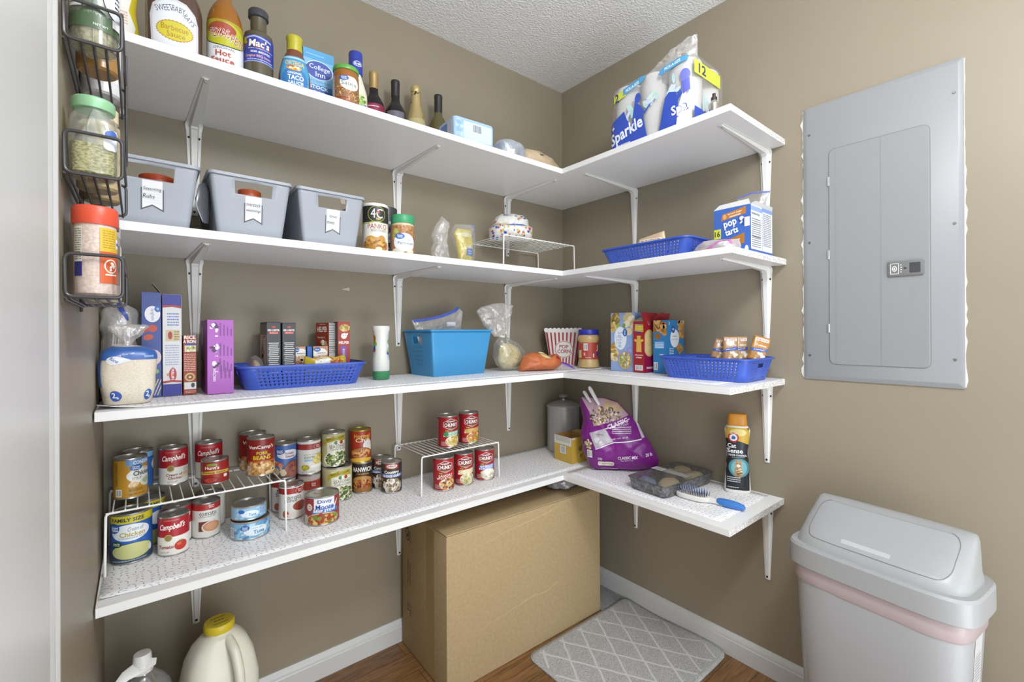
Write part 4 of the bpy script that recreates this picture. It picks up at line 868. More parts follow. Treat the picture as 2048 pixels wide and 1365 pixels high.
a.ell(4, 88, 32, 32, '#4f8f9a'); a.ell(4, 88, 24, 26, '#77b3b9'); a.ell(2, 74, 13, 20, '#a9855a'); a.ell(2, 100, 11, 11, '#b5936a'); a.poly([(-8, 106), (-7, 118), (0, 110)], '#a9855a'); a.poly([(5, 110), (11, 118), (12, 105)], '#a9855a'); a.ell(2, 95, 6, 5, '#e6ddd0'); a.ell(-3, 102, 1.6, 1.6, '#2d2a24'); a.ell(7, 102, 1.6, 1.6, '#2d2a24'); a.scatter(2, 72, 10, 16, 16, 5, ['#6e5236', '#d9c4a4'], 3, (.2, .4), 0)
a.lines(-32, 38, 8, 58, 3, '#c9d0d4', 4); a.lines(-31, 19.5, 3, 24.5, 1, '#dfe2e4', 32)
a.put('bottle_label', lb, ll.fx, (5, 8), (-36, 13, 36, 223), .35)

# ================================================================== third shelf
Z3 = SZ[2] + .0021
# tub, basket and bin walls
def tub(name, t, L, Wd, Hh, tap, rc, mat, pattern=None, holes=(), th=.0016, rim=.004, rimh=.006, base_rows=None):
    """open container of half sizes L, Wd at the rim, shrunk by tap at the base; holes (face, x0, x1, z0, z1)"""
    def half(z): f = tap + (1 - tap) * z / Hh; return L * f if tap < 1 else L, (Wd - L * (1 - f)) if tap < 1 else Wd
    am, bmid = half(Hh * .6)
    cols = []   # (kind, value, hole?) around the outline, front first
    def edges(face):
        ln = (am if face in 'fb' else bmid) - rc
        if pattern:
            n = int(2 * ln / pattern[0]); e = []
            for k in range(n): e += [(-ln + 2 * ln * k / n, 0), (-ln + 2 * ln * (k + pattern[2]) / n, 1)]
            e = [(u / ln, h) for u, h in e]
        else: e = [(-1 + 2 * k / 10, 0) for k in range(10)]
        for f_, x0, x1, z0, z1 in holes:
            if f_ == face:
                q = [x0 / ln, x1 / ln]; e = [z for z in e if not q[0] - .02 < z[0] < q[1] + .02] + [(q[0], 0), ((q[0] + q[1]) / 2, 0), (q[1], 0)]
        return sorted(e)
    for fi, face in enumerate('frbl'):
        for u, h in edges(face): cols.append((face, u, h))
        for k in range(5): cols.append(('c' + str(fi), k / 5, 0))
    def P(c, z):
        a, b = half(z); f, u, _ = c; x, y = a - rc, b - rc
        if f == 'f': return (u * x, -b)
        if f == 'r': return (a, u * y)
        if f == 'b': return (-u * x, b)
        if f == 'l': return (-a, -u * y)
        i = int(f[1]); an = -PI / 2 + (i + u) * PI / 2; cx, cy = ((x, -y), (x, y), (-x, y), (-x, -y))[i]
        return (cx + rc * math.cos(an), cy + rc * math.sin(an))
    zs = [0.0]
    if pattern:
        z = pattern[4]; rows = []
        while z < Hh - pattern[5]: rows += [(z, 1), (z + pattern[1] * pattern[3], 0)]; z += pattern[1]
    else: rows = [(Hh * k / 6, 0) for k in range(1, 6)]
    for f_, x0, x1, z0, z1 in holes: rows = [r for r in rows if pattern or not z0 - .003 < r[0] < z1 + .003] + ([] if pattern else [(z0, 0), (z1, 0)])
    zr = [(0.0, 0)] + sorted(rows) + [(Hh, 0)]
    bm = bmesh.new(); G = [[bm.verts.new((*P(c, z), z)) for c in cols] for z, _ in zr]; N = len(cols)
    for i in range(len(zr) - 1):
        zm = (zr[i][0] + zr[i + 1][0]) / 2
        for k in range(N):
            c = cols[k]; c2 = cols[(k + 1) % N]; skip = bool(pattern) and zr[i][1] and c[2]
            if c[0] in 'frbl':
                ln = (am if c[0] in 'fb' else bmid) - rc; um = (c[1] + (c2[1] if c2[0] == c[0] else 1)) / 2 * ln
                for f_, x0, x1, z0, z1 in holes:
                    if f_ == c[0] and x0 - 1e-5 < um < x1 + 1e-5 and z0 - 1e-5 < zm < z1 + 1e-5: skip = True
            if not skip: bm.faces.new((G[i][k], G[i][(k + 1) % N], G[i + 1][(k + 1) % N], G[i + 1][k]))
    bm.faces.new(G[0][::-1])
    o = part(name, bm, mat, t, ang=30); md = o.modifiers.new('wall', 'SOLIDIFY'); md.thickness = th; md.offset = 0
    bm = bmesh.new(); R = []
    for dx, dz in ((-.0008, -rimh), (rim, -rimh), (rim, 0), (-.0016, 0.0008)):
        ring = []
        for c in cols:
            x, y = P(c, Hh); d = Vector((x, y)); a, b = half(Hh)
            nx = Vector((1, 0)) if c[0] == 'r' else Vector((-1, 0)) if c[0] == 'l' else Vector((0, -1)) if c[0] == 'f' else Vector((0, 1)) if c[0] == 'b' else None
            if nx is None: an = -PI / 2 + (int(c[0][1]) + c[1]) * PI / 2; nx = Vector((math.cos(an), math.sin(an)))
            ring.append(bm.verts.new((x + nx.x * dx, y + nx.y * dx, Hh + dz)))
        R.append(ring)
    for A, B in zip(R, R[1:] + R[:1]):
        for k in range(N): bm.faces.new((A[k], A[(k + 1) % N], B[(k + 1) % N], B[k]))
    part('rim', bm, mat, t, ang=40)
    return half
BLU = M('#3b59b8', .35, name='blue_basket_plastic')
PAT = (.0115, .0092, .72, .5, .009, .012)
def basket(label, x, y, z, rot, L, Wd, Hh, hole=True):
    t = thing('plastic_basket', label, 'basket', (x, y, z), rot, 'blue slotted plastic baskets')
    tub('basket_body', t, L, Wd, Hh, .88, .03, BLU, PAT, [('r', -.02, .02, Hh - .03, Hh - .014), ('l', -.02, .02, Hh - .03, Hh - .014)] if hole else (), .0014, .005, .005); return t
basket('blue slotted basket holding dinner boxes on the third long shelf', -1.256, -.122, Z3, -.05, .172, .098, .066)
basket('blue slotted basket holding cracker packs on the right wall', -.148, -.868, Z3, RB + .03, .152, .108, .071)
# flour tortillas / rice bag at the left end
fb_ = thing('rice_bag', 'two pound bag of white rice with blue top, left end of third shelf', 'bag', (-1.655, -.262, Z3), 0)
fl = Loft([(.0, .036, .03, 3), (.003, .041, .035, 3.2), (.03, .047, .039, 3.4), (.07, .0495, .040, 3.4), (.098, .050, .039, 3.2), (.112, .048, .036, 3), (.122, .040, .029, 2.8), (.129, .022, .014, 2.4), (.131, .0, .0, 2)], noise_=(.003, 34, 5.0), smooth=3)
part('bag', fl.bm(72), mix_noise('rice_grains', '#cfc4b0', '#e6ddcc', 300, .4, .35, .65, .5, .0015, vec=(1, 1, 3)), fb_, ang=50)
ft = Loft([(.124, .012, .009, 2), (.134, .008, .007, 2), (.15, .018, .012, 2), (.172, .036, .012, 2.4), (.178, .03, .006, 2)], noise_=(.006, 55, 3), smooth=3)
part('bag_top', ft.bm(40), FILM2, fb_, ang=50)
a = Art(); a.rect(-150, 99, 150, 128, '#3d66b0'); a.poly([(-70, 40), (-46, 40), (-44, 100), (-70, 100)], '#3d66b0'); a.ell(-14, 98, 15, 9, '#dfe0e4'); a.text('Rice', -14, 99, 16, 7, '#5b7ab5', rot=-.6); a.text('Long Grain', -4, 110, 20, 5, '#dfe0e4', rot=.4, bold=False)
for cx in (-14, 30):
    w2 = Art(); w2.ell(cx, 20, 10, 12, '#3458a8'); w2.text('2', cx - 2, 22, 7, 12, '#e9ecf2'); w2.text('lb', cx + 4, 16, 4, 6, '#e9ecf2'); w2.put('weight_mark', fb_, fl.wrap(.047), (3, 4), None, .3, o0=.001, gap=.00005)
a.rect(20, 104, 45, 108, '#8fa9d6')
a.put('bag_print', fb_, fl.wrap(.047), (3, 4), (-148, 3, 148, 128), .3, o0=.001, gap=.00005)
wb2 = thing('clear_bag', 'twisted clear bag with barcode standing behind the rice bag', 'bag', (-1.672, -.15, Z3), 0)
wl2 = Loft([(0, .03, .03, 2.5), (.01, .037, .035, 2.5), (.1, .036, .034, 2.5), (.15, .03, .028, 2.2), (.175, .035, .03, 2.2), (.205, .036, .028, 2), (.225, .02, .016, 2), (.235, .006, .006, 2)], noise_=(.006, 40, 8), smooth=3)
part('bag', wl2.bm(48), clear('milky_bag', '#dcdad8', .5, .15, .6, (60, .8)), wb2, ang=50)
a = Art(); a.bars(-12, 128, 18, 172, 7, '#dcdcdc'); a.poly([(-12, 236), (4, 236), (16, 190), (12, 188)], '#3b4da0'); a.put('bag_print', wb2, wl2.wrap(.033), (5, 6), None, .3, o0=.002)
part('contents', rnd([(0, .004), (.028, .006), (.03, .1), (.02, .125), (0, .128)]).bm(24), M('#c9b98f', .7), wb2)
# boxes on the third long shelf
a = Art(); a.rect(-40, 0, 40, 200, '#d6d2c6'); a.rect(-40, 40, 40, 90, '#d2c99c'); a.ell(-16, 160, 11, 7, '#2f5fa8'); a.text('Great', -16, 160, 14, 5, '#e6ecf2'); a.ell(4, 128, 36, 22, '#e6e4dc'); a.text('Mashed', 4, 132, 38, 10, '#6d6a62', bold=False); a.text('Potatoes', 4, 120, 38, 10, '#6d6a62', bold=False); a.scatter(8, 100, 22, 12, 12, 8, ['#e0d49a', '#cdbf78'], 4)
carton('white mashed potato box half hidden behind the rice bag', 'box', -1.612, -.050, Z3, .058, .06, .2, 0, '#d6d2c6', front=a)
a = Art(); a.rect(-30, 0, 30, 260, '#3f4f8f'); a.ell(2, 205, 15, 20, '#dfe0e4'); a.text('Spaghetti', 2, 204, 30, 9, '#6d7596', rot=-PI / 2, bold=False); a.ell(12, 218, 6, 8, '#2c63ad'); a.text('GV', 12, 218, 6, 4, '#e6ecf2', rot=-PI / 2)
a.ell(2, 170, 9, 9, '#b54a36'); a.ell(-6, 148, 10, 7, '#b8503a', .3); a.ell(-12, 166, 6, 7, '#a83f2e'); a.ell(2, 98, 17, 20, '#c9b7ba'); a.ell(2, 96, 6, 5, '#b3a0a4'); a.ell(0, 66, 15, 8, '#7fae6a', -.3); a.lines(-8, 40, -2, 60, 3, '#e6e2d2', 3)
for k in range(5): a.poly([(-14 + k * 6, 4), (-12 + k * 6, 4), (2 + k * 6, 44), (0 + k * 6, 44)], '#e0d48c' if k < 3 else '#cfcbbd')
carton('tall blue spaghetti box with tomato and onion picture, flap open', 'box', -1.6125, -.148, Z3, .0385, .075, .259, 0, '#33407a', front=a, flaps=[('top_flap', [(.0185, -.03, .259), (.0185, .02, .259), (.002, .02, .282), (.002, -.03, .282)], '#b7a27e')])
a = Art(); a.rect(-30, 0, 30, 260, '#d2d2d4'); a.rect(-30, 0, 30, 30, '#33388f'); a.rect(-30, 226, 30, 260, '#33388f'); a.poly([(-30, 30), (-30, 36), (0, 40), (30, 36), (30, 31), (0, 35)], '#a83a3a'); a.poly([(-30, 226), (-30, 220), (0, 224), (30, 218), (30, 224), (0, 229)], '#a83a3a')
a.lines(-10, 175, 14, 210, 5, '#6b7fb5', 3); a.rect(-13, 138, 16, 166, '#c4b48f'); a.ell(-4, 152, 4.5, 10, '#a03a3a'); a.lines(4, 140, 14, 164, 4, '#7d6a48', 4); a.lines(-14, 76, 14, 130, 9, '#9aa3bd', 5); a.ell(1, 54, 7.5, 17, '#b02c33'); a.text('MUELLER\'S', 1, 54, 28, 6, '#f0ecec', rot=-PI / 2); a.star(-9, 54, 4, 6, 6, '#c98f4a', .4)
carton('tall white pasta box with dark blue ends beside the spaghetti box', 'box', -1.572, -.150, Z3, .0385, .075, .2555, 0, '#d2d2d4', front=a)
a = Art(); a.rect(-20, 0, 20, 160, '#8e3523'); a.text('RICE', 0, 147, 24, 9, '#efe6dc'); a.text('A RONI', 0, 136, 28, 9, '#efe6dc'); a.rect(-10, 127, 12, 132, '#2f3f8f'); a.rect(-11, 110, 13, 126, '#c9c49c'); a.scatter(1, 118, 10, 6, 26, 3, ['#e6e0b8', '#a9ac6a'], 3); a.lines(-12, 60, 12, 106, 10, '#d9a591', 6); a.ell(0, 45, 11, 11, '#c9a46a'); a.ell(0, 45, 7, 7, '#7d4a2c'); a.ell(0, 45, 3, 3, '#d9c08f'); a.rect(-12, 14, 13, 32, '#d6d6d8'); a.ell(6, 24, 4, 6, '#2f4f4a'); a.lines(-10, 4, 12, 11, 2, '#d9a591', 2)
carton('small rust red rice mix box in front of the shelf bracket', 'box', -1.536, -.150, Z3, .0275, .075, .152, 0, '#8e3523', front=a)
a = Art(); a.rect(-40, 0, 40, 200, '#a85cb5'); K2 = '#4a2a55'
for k, y in enumerate((170, 118, 78)):
    for j in range(4): a.rect(-2 + j * 8, y - 20, 1 + j * 8, y + 14 - j * 5, '#7d3f8c')
    a.scatter(-13, y, 8, 10, 7, 5, ['#e6d6ea', K2], k); a.text(str(k + 1), -9, y - 20, 4, 6, '#efe0f2', rot=PI / 2)
a.text('DIRECTIONS', -14, 50, 34, 6, '#efe0f2', rot=PI / 2)
for j in range(3): a.rect(0 + j * 9, 40, 3 + j * 9, 74 - j * 6, '#7d3f8c')
b = Art(); b.rect(-90, 0, 90, 200, '#9a4fa8'); b.ell(-40, 150, 22, 26, '#d9c8dc'); b.lines(-45, 132, -35, 168, 6, '#7d5a8a', 5); b.scatter(-40, 60, 26, 52, 60, 12, ['#c9a07a', '#8f5a6a', '#b58a66', '#7a4a6e'], 4)
carton('purple dinner box with printed directions, left of the blue basket', 'box', -1.4735, -.147, Z3, .058, .15, .192, 0, '#a85cb5', front=a, left=b)
# in the first basket
def rl():
    a = Art(); a.rect(-30, 0, 30, 180, '#3d3d42'); a.text('RED LOBSTER', 0, 163, 30, 6, '#efe6e0'); a.ell(0, 172, 5, 3, '#b0423c'); a.rect(-12, 152, 12, 158, '#c9403c'); a.lines(-10, 153.5, 10, 156.5, 1, '#f0e0dc', 10)
    for k in range(16): a.rect(-14 + (k % 3), 40 + k * 5.6, 14 - (k * 7 % 4), 42.6 + k * 5.6, '#c9c9ca')
    a.rect(-30, 0, 30, 24, '#2f3340'); return a
b = Art(); b.rect(-60, 0, 60, 180, '#c9b284'); b.rect(4, 20, 26, 140, '#d9d6cf'); b.lines(6, 24, 24, 136, 20, '#6d655c', 4); b.rect(-60, 150, 60, 180, '#5d5848'); b.scatter(-14, 80, 16, 60, 40, 12, ['#b5934f', '#d9bf86', '#8f7236'], 4); b.rect(6, 140, 26, 148, '#8a3a2c')
ZB = Z3 + .0022
carton('left one of two charcoal biscuit mix boxes in the blue basket', 'box', -1.3365, -.112, ZB, .0365, .09, .187, 0, '#3d3d42', front=rl(), left=b)
carton('right one of two charcoal biscuit mix boxes in the blue basket', 'box', -1.2955, -.112, ZB, .0365, .09, .185, 0, '#3d3d42', front=rl())
def pud(big):
    a = Art(); a.rect(-40, 0, 40, 130, '#b58a6a'); a.ell(-2 if big else 2, 92, 22 if big else 16, 15, '#e6e4e2'); a.ell(-10, 103, 10 if big else 7, 7, '#2f5fa8'); a.text('Great', -10, 103, 12, 4, '#e6ecf2'); a.lines(-10, 89.5, 14, 94.5, 1, '#7d7a76', 6); a.lines(-7, 81.5, 15, 86.5, 1, '#a06a5a', 7); a.scatter(0, 68, 20, 12, 16, 8, ['#c9a07a', '#9a6a4a', '#d9bf9c'], 5); return a
b = Art(); b.rect(-40, 0, 40, 130, '#3f8fc9'); b.rect(-16, 50, 4, 110, '#7fc0e6'); b.rect(16, 50, 40, 112, '#2f5fb0')
carton('small brown dessert box with blue side in the basket, next to the charcoal boxes', 'box', -1.259, -.102, ZB, .031, .06, .113, 0, '#b58a6a', front=pud(0), right=b)
carton('wider brown dessert box in the basket, in front of the brown dinner box', 'box', -1.201, -.124, ZB, .044, .024, .113, 0, '#b58a6a', front=pud(1), left=b)
carton('slim blue box standing between the two brown dessert boxes', 'box', -1.2325, -.108, ZB, .0145, .05, .113, 0, '#3466b5')
a = Art(); a.rect(-40, 0, 40, 200, '#7a3222'); a.text('hamburger', 0, 182, 24, 4, '#e0cfc4', bold=False); a.text('HELPER', 0, 166, 38, 17, '#cfc4be'); a.text('lasagna', -4, 140, 28, 8, '#cdb9ae', bold=False); a.scatter(6, 120, 10, 9, 7, 6, ['#e3dcd0', '#b58a66'], 4)
b = Art(); b.rect(-40, 0, 40, 200, '#dbdad8'); b.text('Nutrition Facts', -2, 186, 36, 4.5, '#3a3836'); b.rect(-24, 178, 24, 180.5, '#3a3836'); b.lines(-22, 90, 22, 176, 15, '#6d6a68', 4); b.rect(-24, 132, 24, 134, '#3a3836'); b.rect(-24, 108, 24, 109.5, '#3a3836')
carton('brown dinner mix box turned to show its white nutrition panel', 'box', -1.166, -.084, ZB, .05, .042, .187, -1.0, '#7a3222', front=a, right=b)
a = Art(); a.rect(-40, 0, 40, 200, '#9a2f24'); a.ell(2, 170, 16, 12, '#c9a45a'); a.scatter(2, 170, 14, 9, 30, 4, ['#dcc07a', '#a97a3a', '#8f9a4a'], 4); a.ell(0, 144, 9, 9, '#efeae4'); a.scatter(0, 150, 9, 6, 6, 5, ['#efeae4'], 2); a.ell(-2, 146, 1.2, 1.6, '#3a2a26'); a.ell(4, 146, 1.2, 1.6, '#3a2a26'); a.text('HELPER', 0, 123, 32, 9, '#f2ede6'); a.rect(-10, 50, 8, 112, '#7d4a9a'); a.lines(-4, 64, 2, 104, 7, '#e6dcea', 25)
b = Art(); b.rect(-60, 0, 60, 200, '#4a1d16')
carton('dark red dinner mix box with white hand mark, right end of basket', 'box', -1.1255, -.104, ZB, .038, .055, .1905, -.08, '#9a2f24', front=a, left=b)
np_ = Pillow([(-.061, 0), (.061, 0), (.0605, .075), (.055, .086), (.05, .078), (.0, .083), (-.03, .076), (-.054, .083), (-.0605, .086), (-.0615, .078)], .016, 3, noise_=(.003, 45, 3))
t = thing('noodle_packet', 'yellow crinkled noodle packet in the front of the basket', 'packet', (-1.196, -.170, ZB), -.05)
part('packet', np_.bm(70), M('#c9b03a', .28), t, ang=60)
a = Art(); a.ell(-8, 66, 26, 15, '#ece9e2'); a.poly([(10, 82), (28, 70), (16, 50), (8, 60)], '#b54a3a'); a.lines(10, 66.5, 26, 73.5, 1, '#d9c43a', 8); a.ell(38, 70, 13, 9, '#c98a3a', .3); a.scatter(38, 70, 10, 6, 10, 4, ['#b5432c', '#e0c060'], 3); a.put('packet_print', t, np_.fx, (8, 8), None, .3)
pb_ = Loft([(0, .05, .045, 2.2), (.01, .062, .052, 2.2), (.045, .06, .05, 2.2), (.068, .05, .04, 2.2), (.083, .03, .022, 2), (.09, .01, .006, 2)], noise_=(.006, 30, 4), smooth=3)
t = thing('pasta_bag', 'clear bag of pasta in the left end of the basket', 'bag', (-1.3785, -.126, ZB), 0)
t.scale = (.36, .9, 1); part('bag', pb_.bm(40), FILM, t, ang=60); part('pasta', rnd([(0, .003), (.04, .006), (.044, .03), (.035, .06), (.015, .074), (0, .076)], noise_=(.006, 60, 2), smooth=3).bm(32), mix_noise('pasta', '#b99a5c', '#d6bd84', 120, .5, bump=.5), t)
# upside-down cheese shaker
t = thing('cheese_shaker', 'white cheese shaker standing on its green lid between basket and bin', 'shaker', (-1.008, -.142, Z3), aim(-1.008, -.142))
cs = rnd([(.026, .027), (.0275, .03), (.028, .06), (.0245, .075), (.0235, .11), (.0235, .14), (.0265, .16), (.0285, .166), (.0285, .176), (.027, .179), (0, .18)])
part('shaker_body', cs.bm(36, True), M('#dcdcd6', .4), t)
part('lid', rnd([(0, 0), (.025, 0), (.0265, .002), (.0285, .026), (.027, .028), (0, .028)]).bm(36), M('#3f8a5c', .4), t, label='green lid')
a = Art(); a.rect(-60, 66, -19, 150, '#c3cbb8'); a.scatter(-30, 110, 10, 36, 16, 8, ['#4f6cb5', '#7fae5c', '#e3e3da', '#c9843a'], 3); a.rect(22, 66, 60, 150, '#c9d3d6'); a.scatter(30, 110, 7, 36, 12, 7, ['#3f66b5', '#8fb56a', '#e8e8e0'], 5); a.ell(-26, 78, 6, 14, '#dcdce2')
a.put('shaker_label', t, cs.wrap(.0235), (4, 8), None)
# turquoise bin
t = thing('storage_bin', 'sky blue plastic bin holding a zip bag on the third shelf', 'bin', (-.731, -.1135, Z3), .05)
BB = M('#3f8fc2', .38, name='sky_blue_plastic')
tub('bin_body', t, .133, .100, .166, .845, .006, BB, None, [('l', -.034, .03, .116, .142)], .002, .006, .006)
a = Art()
for k in range(5): a.rect(-34 + k, 100 - k * 16, 26 - k, 107 - k * 16, '#3a82b2')
a.put('pressed_slots', t, lambda x, z, o: Vector((-(.133 * (.845 + .155 * z / .166)) - o - .001, -x, z)))
zb = Pillow([(-.167, .02), (.09, .02), (.085, .176), (.091, .213), (.094, .234), (.067, .252), (.038, .236), (-.022, .216), (-.104, .201), (-.165, .196), (-.150, .17)], .012, 3, (-.03, .13), noise_=(.006, 22, 3))
zo = [(p.x * .78, .02 + (p.y - .02) * (1.0)) for p in zb.o]; zb.o = [Vector((min(max(a_, -.088), .085), b_)) if b_ < .16 else Vector((a_ * 1.12, b_)) for a_, b_ in zo]
t2 = thing('zip_bag', 'clear zip bag with blue seal sticking out of the sky blue bin', 'bag', (-.735, -.1, Z3 + .004), .05)
part('bag', zb.bm(80), FILM2, t2, ang=60)
a = Art(); P_ = [(-142, 199), (-90, 204), (-20, 219), (34, 238), (57, 254), (66, 246), (40, 229), (-16, 210), (-88, 195), (-136, 190)]; a.poly(P_, '#4a5fb8'); a.rrect(0, 176, 40, 192, 4, '#dcdfe6'); a.lines(-20, 170, 36, 184, 2, '#8f97ad', 4)
a.put('zip_seal', t2, zb.fx, (12, 12), None, .3, o0=.0015)
# chips in a tied clear bag
t = thing('chip_bag', 'clear bag of pale chips tied at the neck beside the sky blue bin', 'bag', (-.492, -.165, Z3), 0)
c1 = Pillow([(-.035, .140), (.0, .137), (.059, .113), (.098, .076), (.102, .04), (.078, .006), (.05, .0), (-.01, .002), (-.043, .022), (-.062, .056), (-.056, .112)], .042, 2.2, (.01, .06), (.007, 28, 3))
part('bag', c1.bm(70), FILM, t, ang=60)
c2 = Pillow([(-.018, .112), (.03, .108), (.068, .085), (.082, .05), (.07, .016), (.03, .007), (-.015, .01), (-.038, .04), (-.036, .088)], .034, 2.2, (.02, .06), (.010, 45, 6))
part('chips', c2.bm(70), mix_noise('pale_chips', '#c4b070', '#e0d3a0', 55, .5, .3, .7, .8, .004), t, ang=35)
c3 = Pillow([(-.014, .142), (-.055, .142), (-.108, .185), (-.142, .242), (-.122, .258), (-.06, .274), (-.016, .279), (.038, .271), (.028, .232), (.014, .211), (.012, .174), (-.002, .146)], .02, 2.5, (-.035, .215), (.012, 40, 7))
part('bag_top', c3.bm(70), FILM2, t, ang=40, loc=(0, .0, -.004))
bm = bmesh.new(); tube(bm, [(-.03, -.004, .139), (-.02, -.014, .139), (-.008, -.004, .139), (-.02, .008, .139)], .005, 8, True); part('tie', bm, M('#d3cdc0', .5), t)
# orange bag
t = thing('snack_bag', 'orange crinkled snack bag lying on the corner of the third shelf', 'bag', (-.372, -.255, Z3), math.radians(-20))
ob = Pillow([(-.105, .0), (-.101, .02), (-.08, .064), (-.045, .076), (.004, .069), (.044, .05), (.058, .066), (.082, .047), (.084, .02), (.05, 0), (-.03, 0)], .042, 2.2, (-.02, .034), (.007, 30, 2))
part('bag', ob.bm(80), M('#bd6a40', .28, name='orange_film'), t, ang=60)
a = Art(); a.ell(2, 62, 24, 9, '#d6c58a', -.45); a.poly([(46, 50), (58, 65), (80, 48), (70, 40)], '#a83422'); a.put('bag_print', t, ob.fx, (8, 6), None, .3)
bm = bmesh.new(); tube(bm, [(.075, .0, .03), (.1, -.01, .022), (.12, -.02, .01), (.13, -.03, .004)], [.006, .009, .007, .002], 8, flat=.4); part('purple_clip', bm, M('#6a3f9a', .35), t, label='purple twist of foil')
# popcorn box
t = thing('popcorn_box', 'red and white striped popcorn box in the corner', 'box', (-.112, -.112, Z3), math.radians(-45))
pl = Loft([(0, .058, .034, 8), (.165, .086, .05, 8)])
part('box_body', pl.bm(40, True, False), M('#e3e0dc', .5), t)
bm = bmesh.new()
for k in range(9):
    for yy in (-.05, .05):
        bmesh.ops.create_circle(bm, cap_ends=True, segments=16, radius=.0097, matrix=Matrix.Translation((-.0765 + k * .0191, yy, .165)) @ Matrix.Rotation(PI / 2, 4, 'X'))
for k in range(5):
    for xx in (-.086, .086): bmesh.ops.create_circle(bm, cap_ends=True, segments=16, radius=.0097, matrix=Matrix.Translation((xx, -.0385 + k * .0191, .165)) @ Matrix.Rotation(PI / 2, 4, 'Y'))
part('scalloped_edge', bm, M('#e3e0dc', .5), t)
a = Art(); RD = '#a8323a'
for k in range(-4, 5): a.poly([(k * 18.3 - 4, 150), (k * 18.3 + 4, 150), (k * 13.4 + 3, 4), (k * 13.4 - 3, 4)], RD); a.ell(k * 18.3, 150, 4, 4, RD)
a.ell(4, 76, 43, 40, '#e3e0dc'); a.ell(4, 76, 41, 38, RD); a.ell(4, 76, 38.5, 35.5, '#e3e0dc'); a.text('POP', 4, 88, 42, 17, RD); a.text('CORN', 4, 67, 60, 18, RD)
a.put('box_print', t, pl.fx, (8, 20), (-80, 3, 80, 156), .5)
# peanut butter
t = thing('peanut_butter_jar', 'peanut butter jar with blue lid next to the popcorn box', 'jar', (-.128, -.285, Z3), aim(-.128, -.285))
pj = rnd([(.03, .0), (.044, .002), (.0465, .01), (.044, .03), (.0425, .034), (.0425, .112), (.0455, .118), (.046, .132), (.043, .140), (.040, .144)])
part('jar_body', pj.bm(48), mix_noise('peanut_butter', '#bfa06a', '#cbb07c', 20, .22, spec=.6), t)
part('lid', rnd([(.040, .143), (.043, .1435), (.044, .146), (.044, .163), (.0425, .166), (0, .166)]).bm(48), M('#2f35a8', .35), t, label='dark blue lid')
a = Art(); a.rect(-133, 38, 133, 110, '#b2473a'); a.rect(-22, 76, -3, 106, '#dcdad4'); a.bars(-21, 77, -4, 105, 3); a.ell(-18, 62, 4, 4, '#eae6dc'); a.ell(-18, 62, 2, 2, '#b2473a'); a.text('0g', -17, 56, 8, 5, '#eae6dc'); a.rect(-70, 44, -33, 78, '#d9c88a'); a.text('J', 42, 86, 10, 26, '#f0ece6'); a.rect(36, 52, 60, 68, '#5a3a9a'); a.text('8', 22, 54, 7, 18, '#eae6dc'); a.lines(-14, 42, 10, 48, 1, '#e6d9d0', 3)
a.put('jar_label', t, pj.wrap(.0428), (6, 0))
# crackers on the right wall
a = Art(); a.rect(-60, 0, 60, 232, '#8ea6d2'); a.scatter(-36, 196, 18, 34, 30, 12, ['#c9a45a', '#dcc48c', '#8f7a3a'], 3); a.scatter(34, 190, 22, 38, 30, 15, ['#d6c9a4', '#c9b98a', '#e6dcc0'], 4); a.ell(-18, 176, 8, 14, '#9aae4f'); a.ell(8, 180, 6, 10, '#7d9a4a'); a.scatter(-38, 74, 16, 34, 26, 12, ['#d3bd86', '#e3d3a8', '#a9843a'], 5)
a.ell(-8, 130, 27, 46, '#dde3ee'); a.text('Saltine', -8, 124, 62, 20, '#7fa0c4', rot=-PI / 2, bold=False); a.ell(12, 152, 10, 15, '#2f5fa8'); a.text('Great', 12, 152, 18, 6, '#e6ecf2', rot=-PI / 2); a.text('crackers', -22, 124, 34, 5, '#a8736a', rot=-PI / 2, bold=False)
a.ell(34, 82, 15, 12, '#a58ac0'); a.ell(34, 82, 9, 7, '#8ea6d2'); a.ell(12, 42, 31, 37, '#a58ac0'); a.ell(12, 42, 28, 34, '#b0a878'); a.scatter(12, 42, 24, 30, 60, 6, ['#cfc08a', '#8a9a4a', '#e6ddb8', '#a08a52'], 6); a.lines(46, 60, 50, 130, 20, '#5d74a8', 5)
carton('pale blue saltine cracker box facing the room on the right wall', 'box', -.122, -.489, Z3, .104, .085, .231, math.radians(-80), '#8ea6d2', front=a)
a = Art(); a.rect(-40, 0, 40, 210, '#9e1f26'); a.ell(0, 168, 20, 19, '#2f3f8f'); a.poly([(-20, 158), (-18, 184), (20, 182), (20, 154)], '#d9b93a'); a.text('RITZ', 0, 169, 37, 22, '#2f3f8f'); a.text('RITZ', 0, 169, 34, 19, '#d9c043'); a.poly([(-12, 78), (12, 78), (11, 118), (6, 122), (10, 140), (-10, 140), (-6, 122), (-11, 118)], '#d3a94f'); a.ell(-14, 122, 7, 5, '#d9b93a'); a.ell(14, 122, 7, 5, '#d9b93a'); a.text('All-purpose', 0, 66, 36, 6, '#f0e6dc', shear=.2); a.text('treats', 0, 57, 26, 6, '#f0e6dc', shear=.2); a.bars(-17, 8, 17, 28, 6)
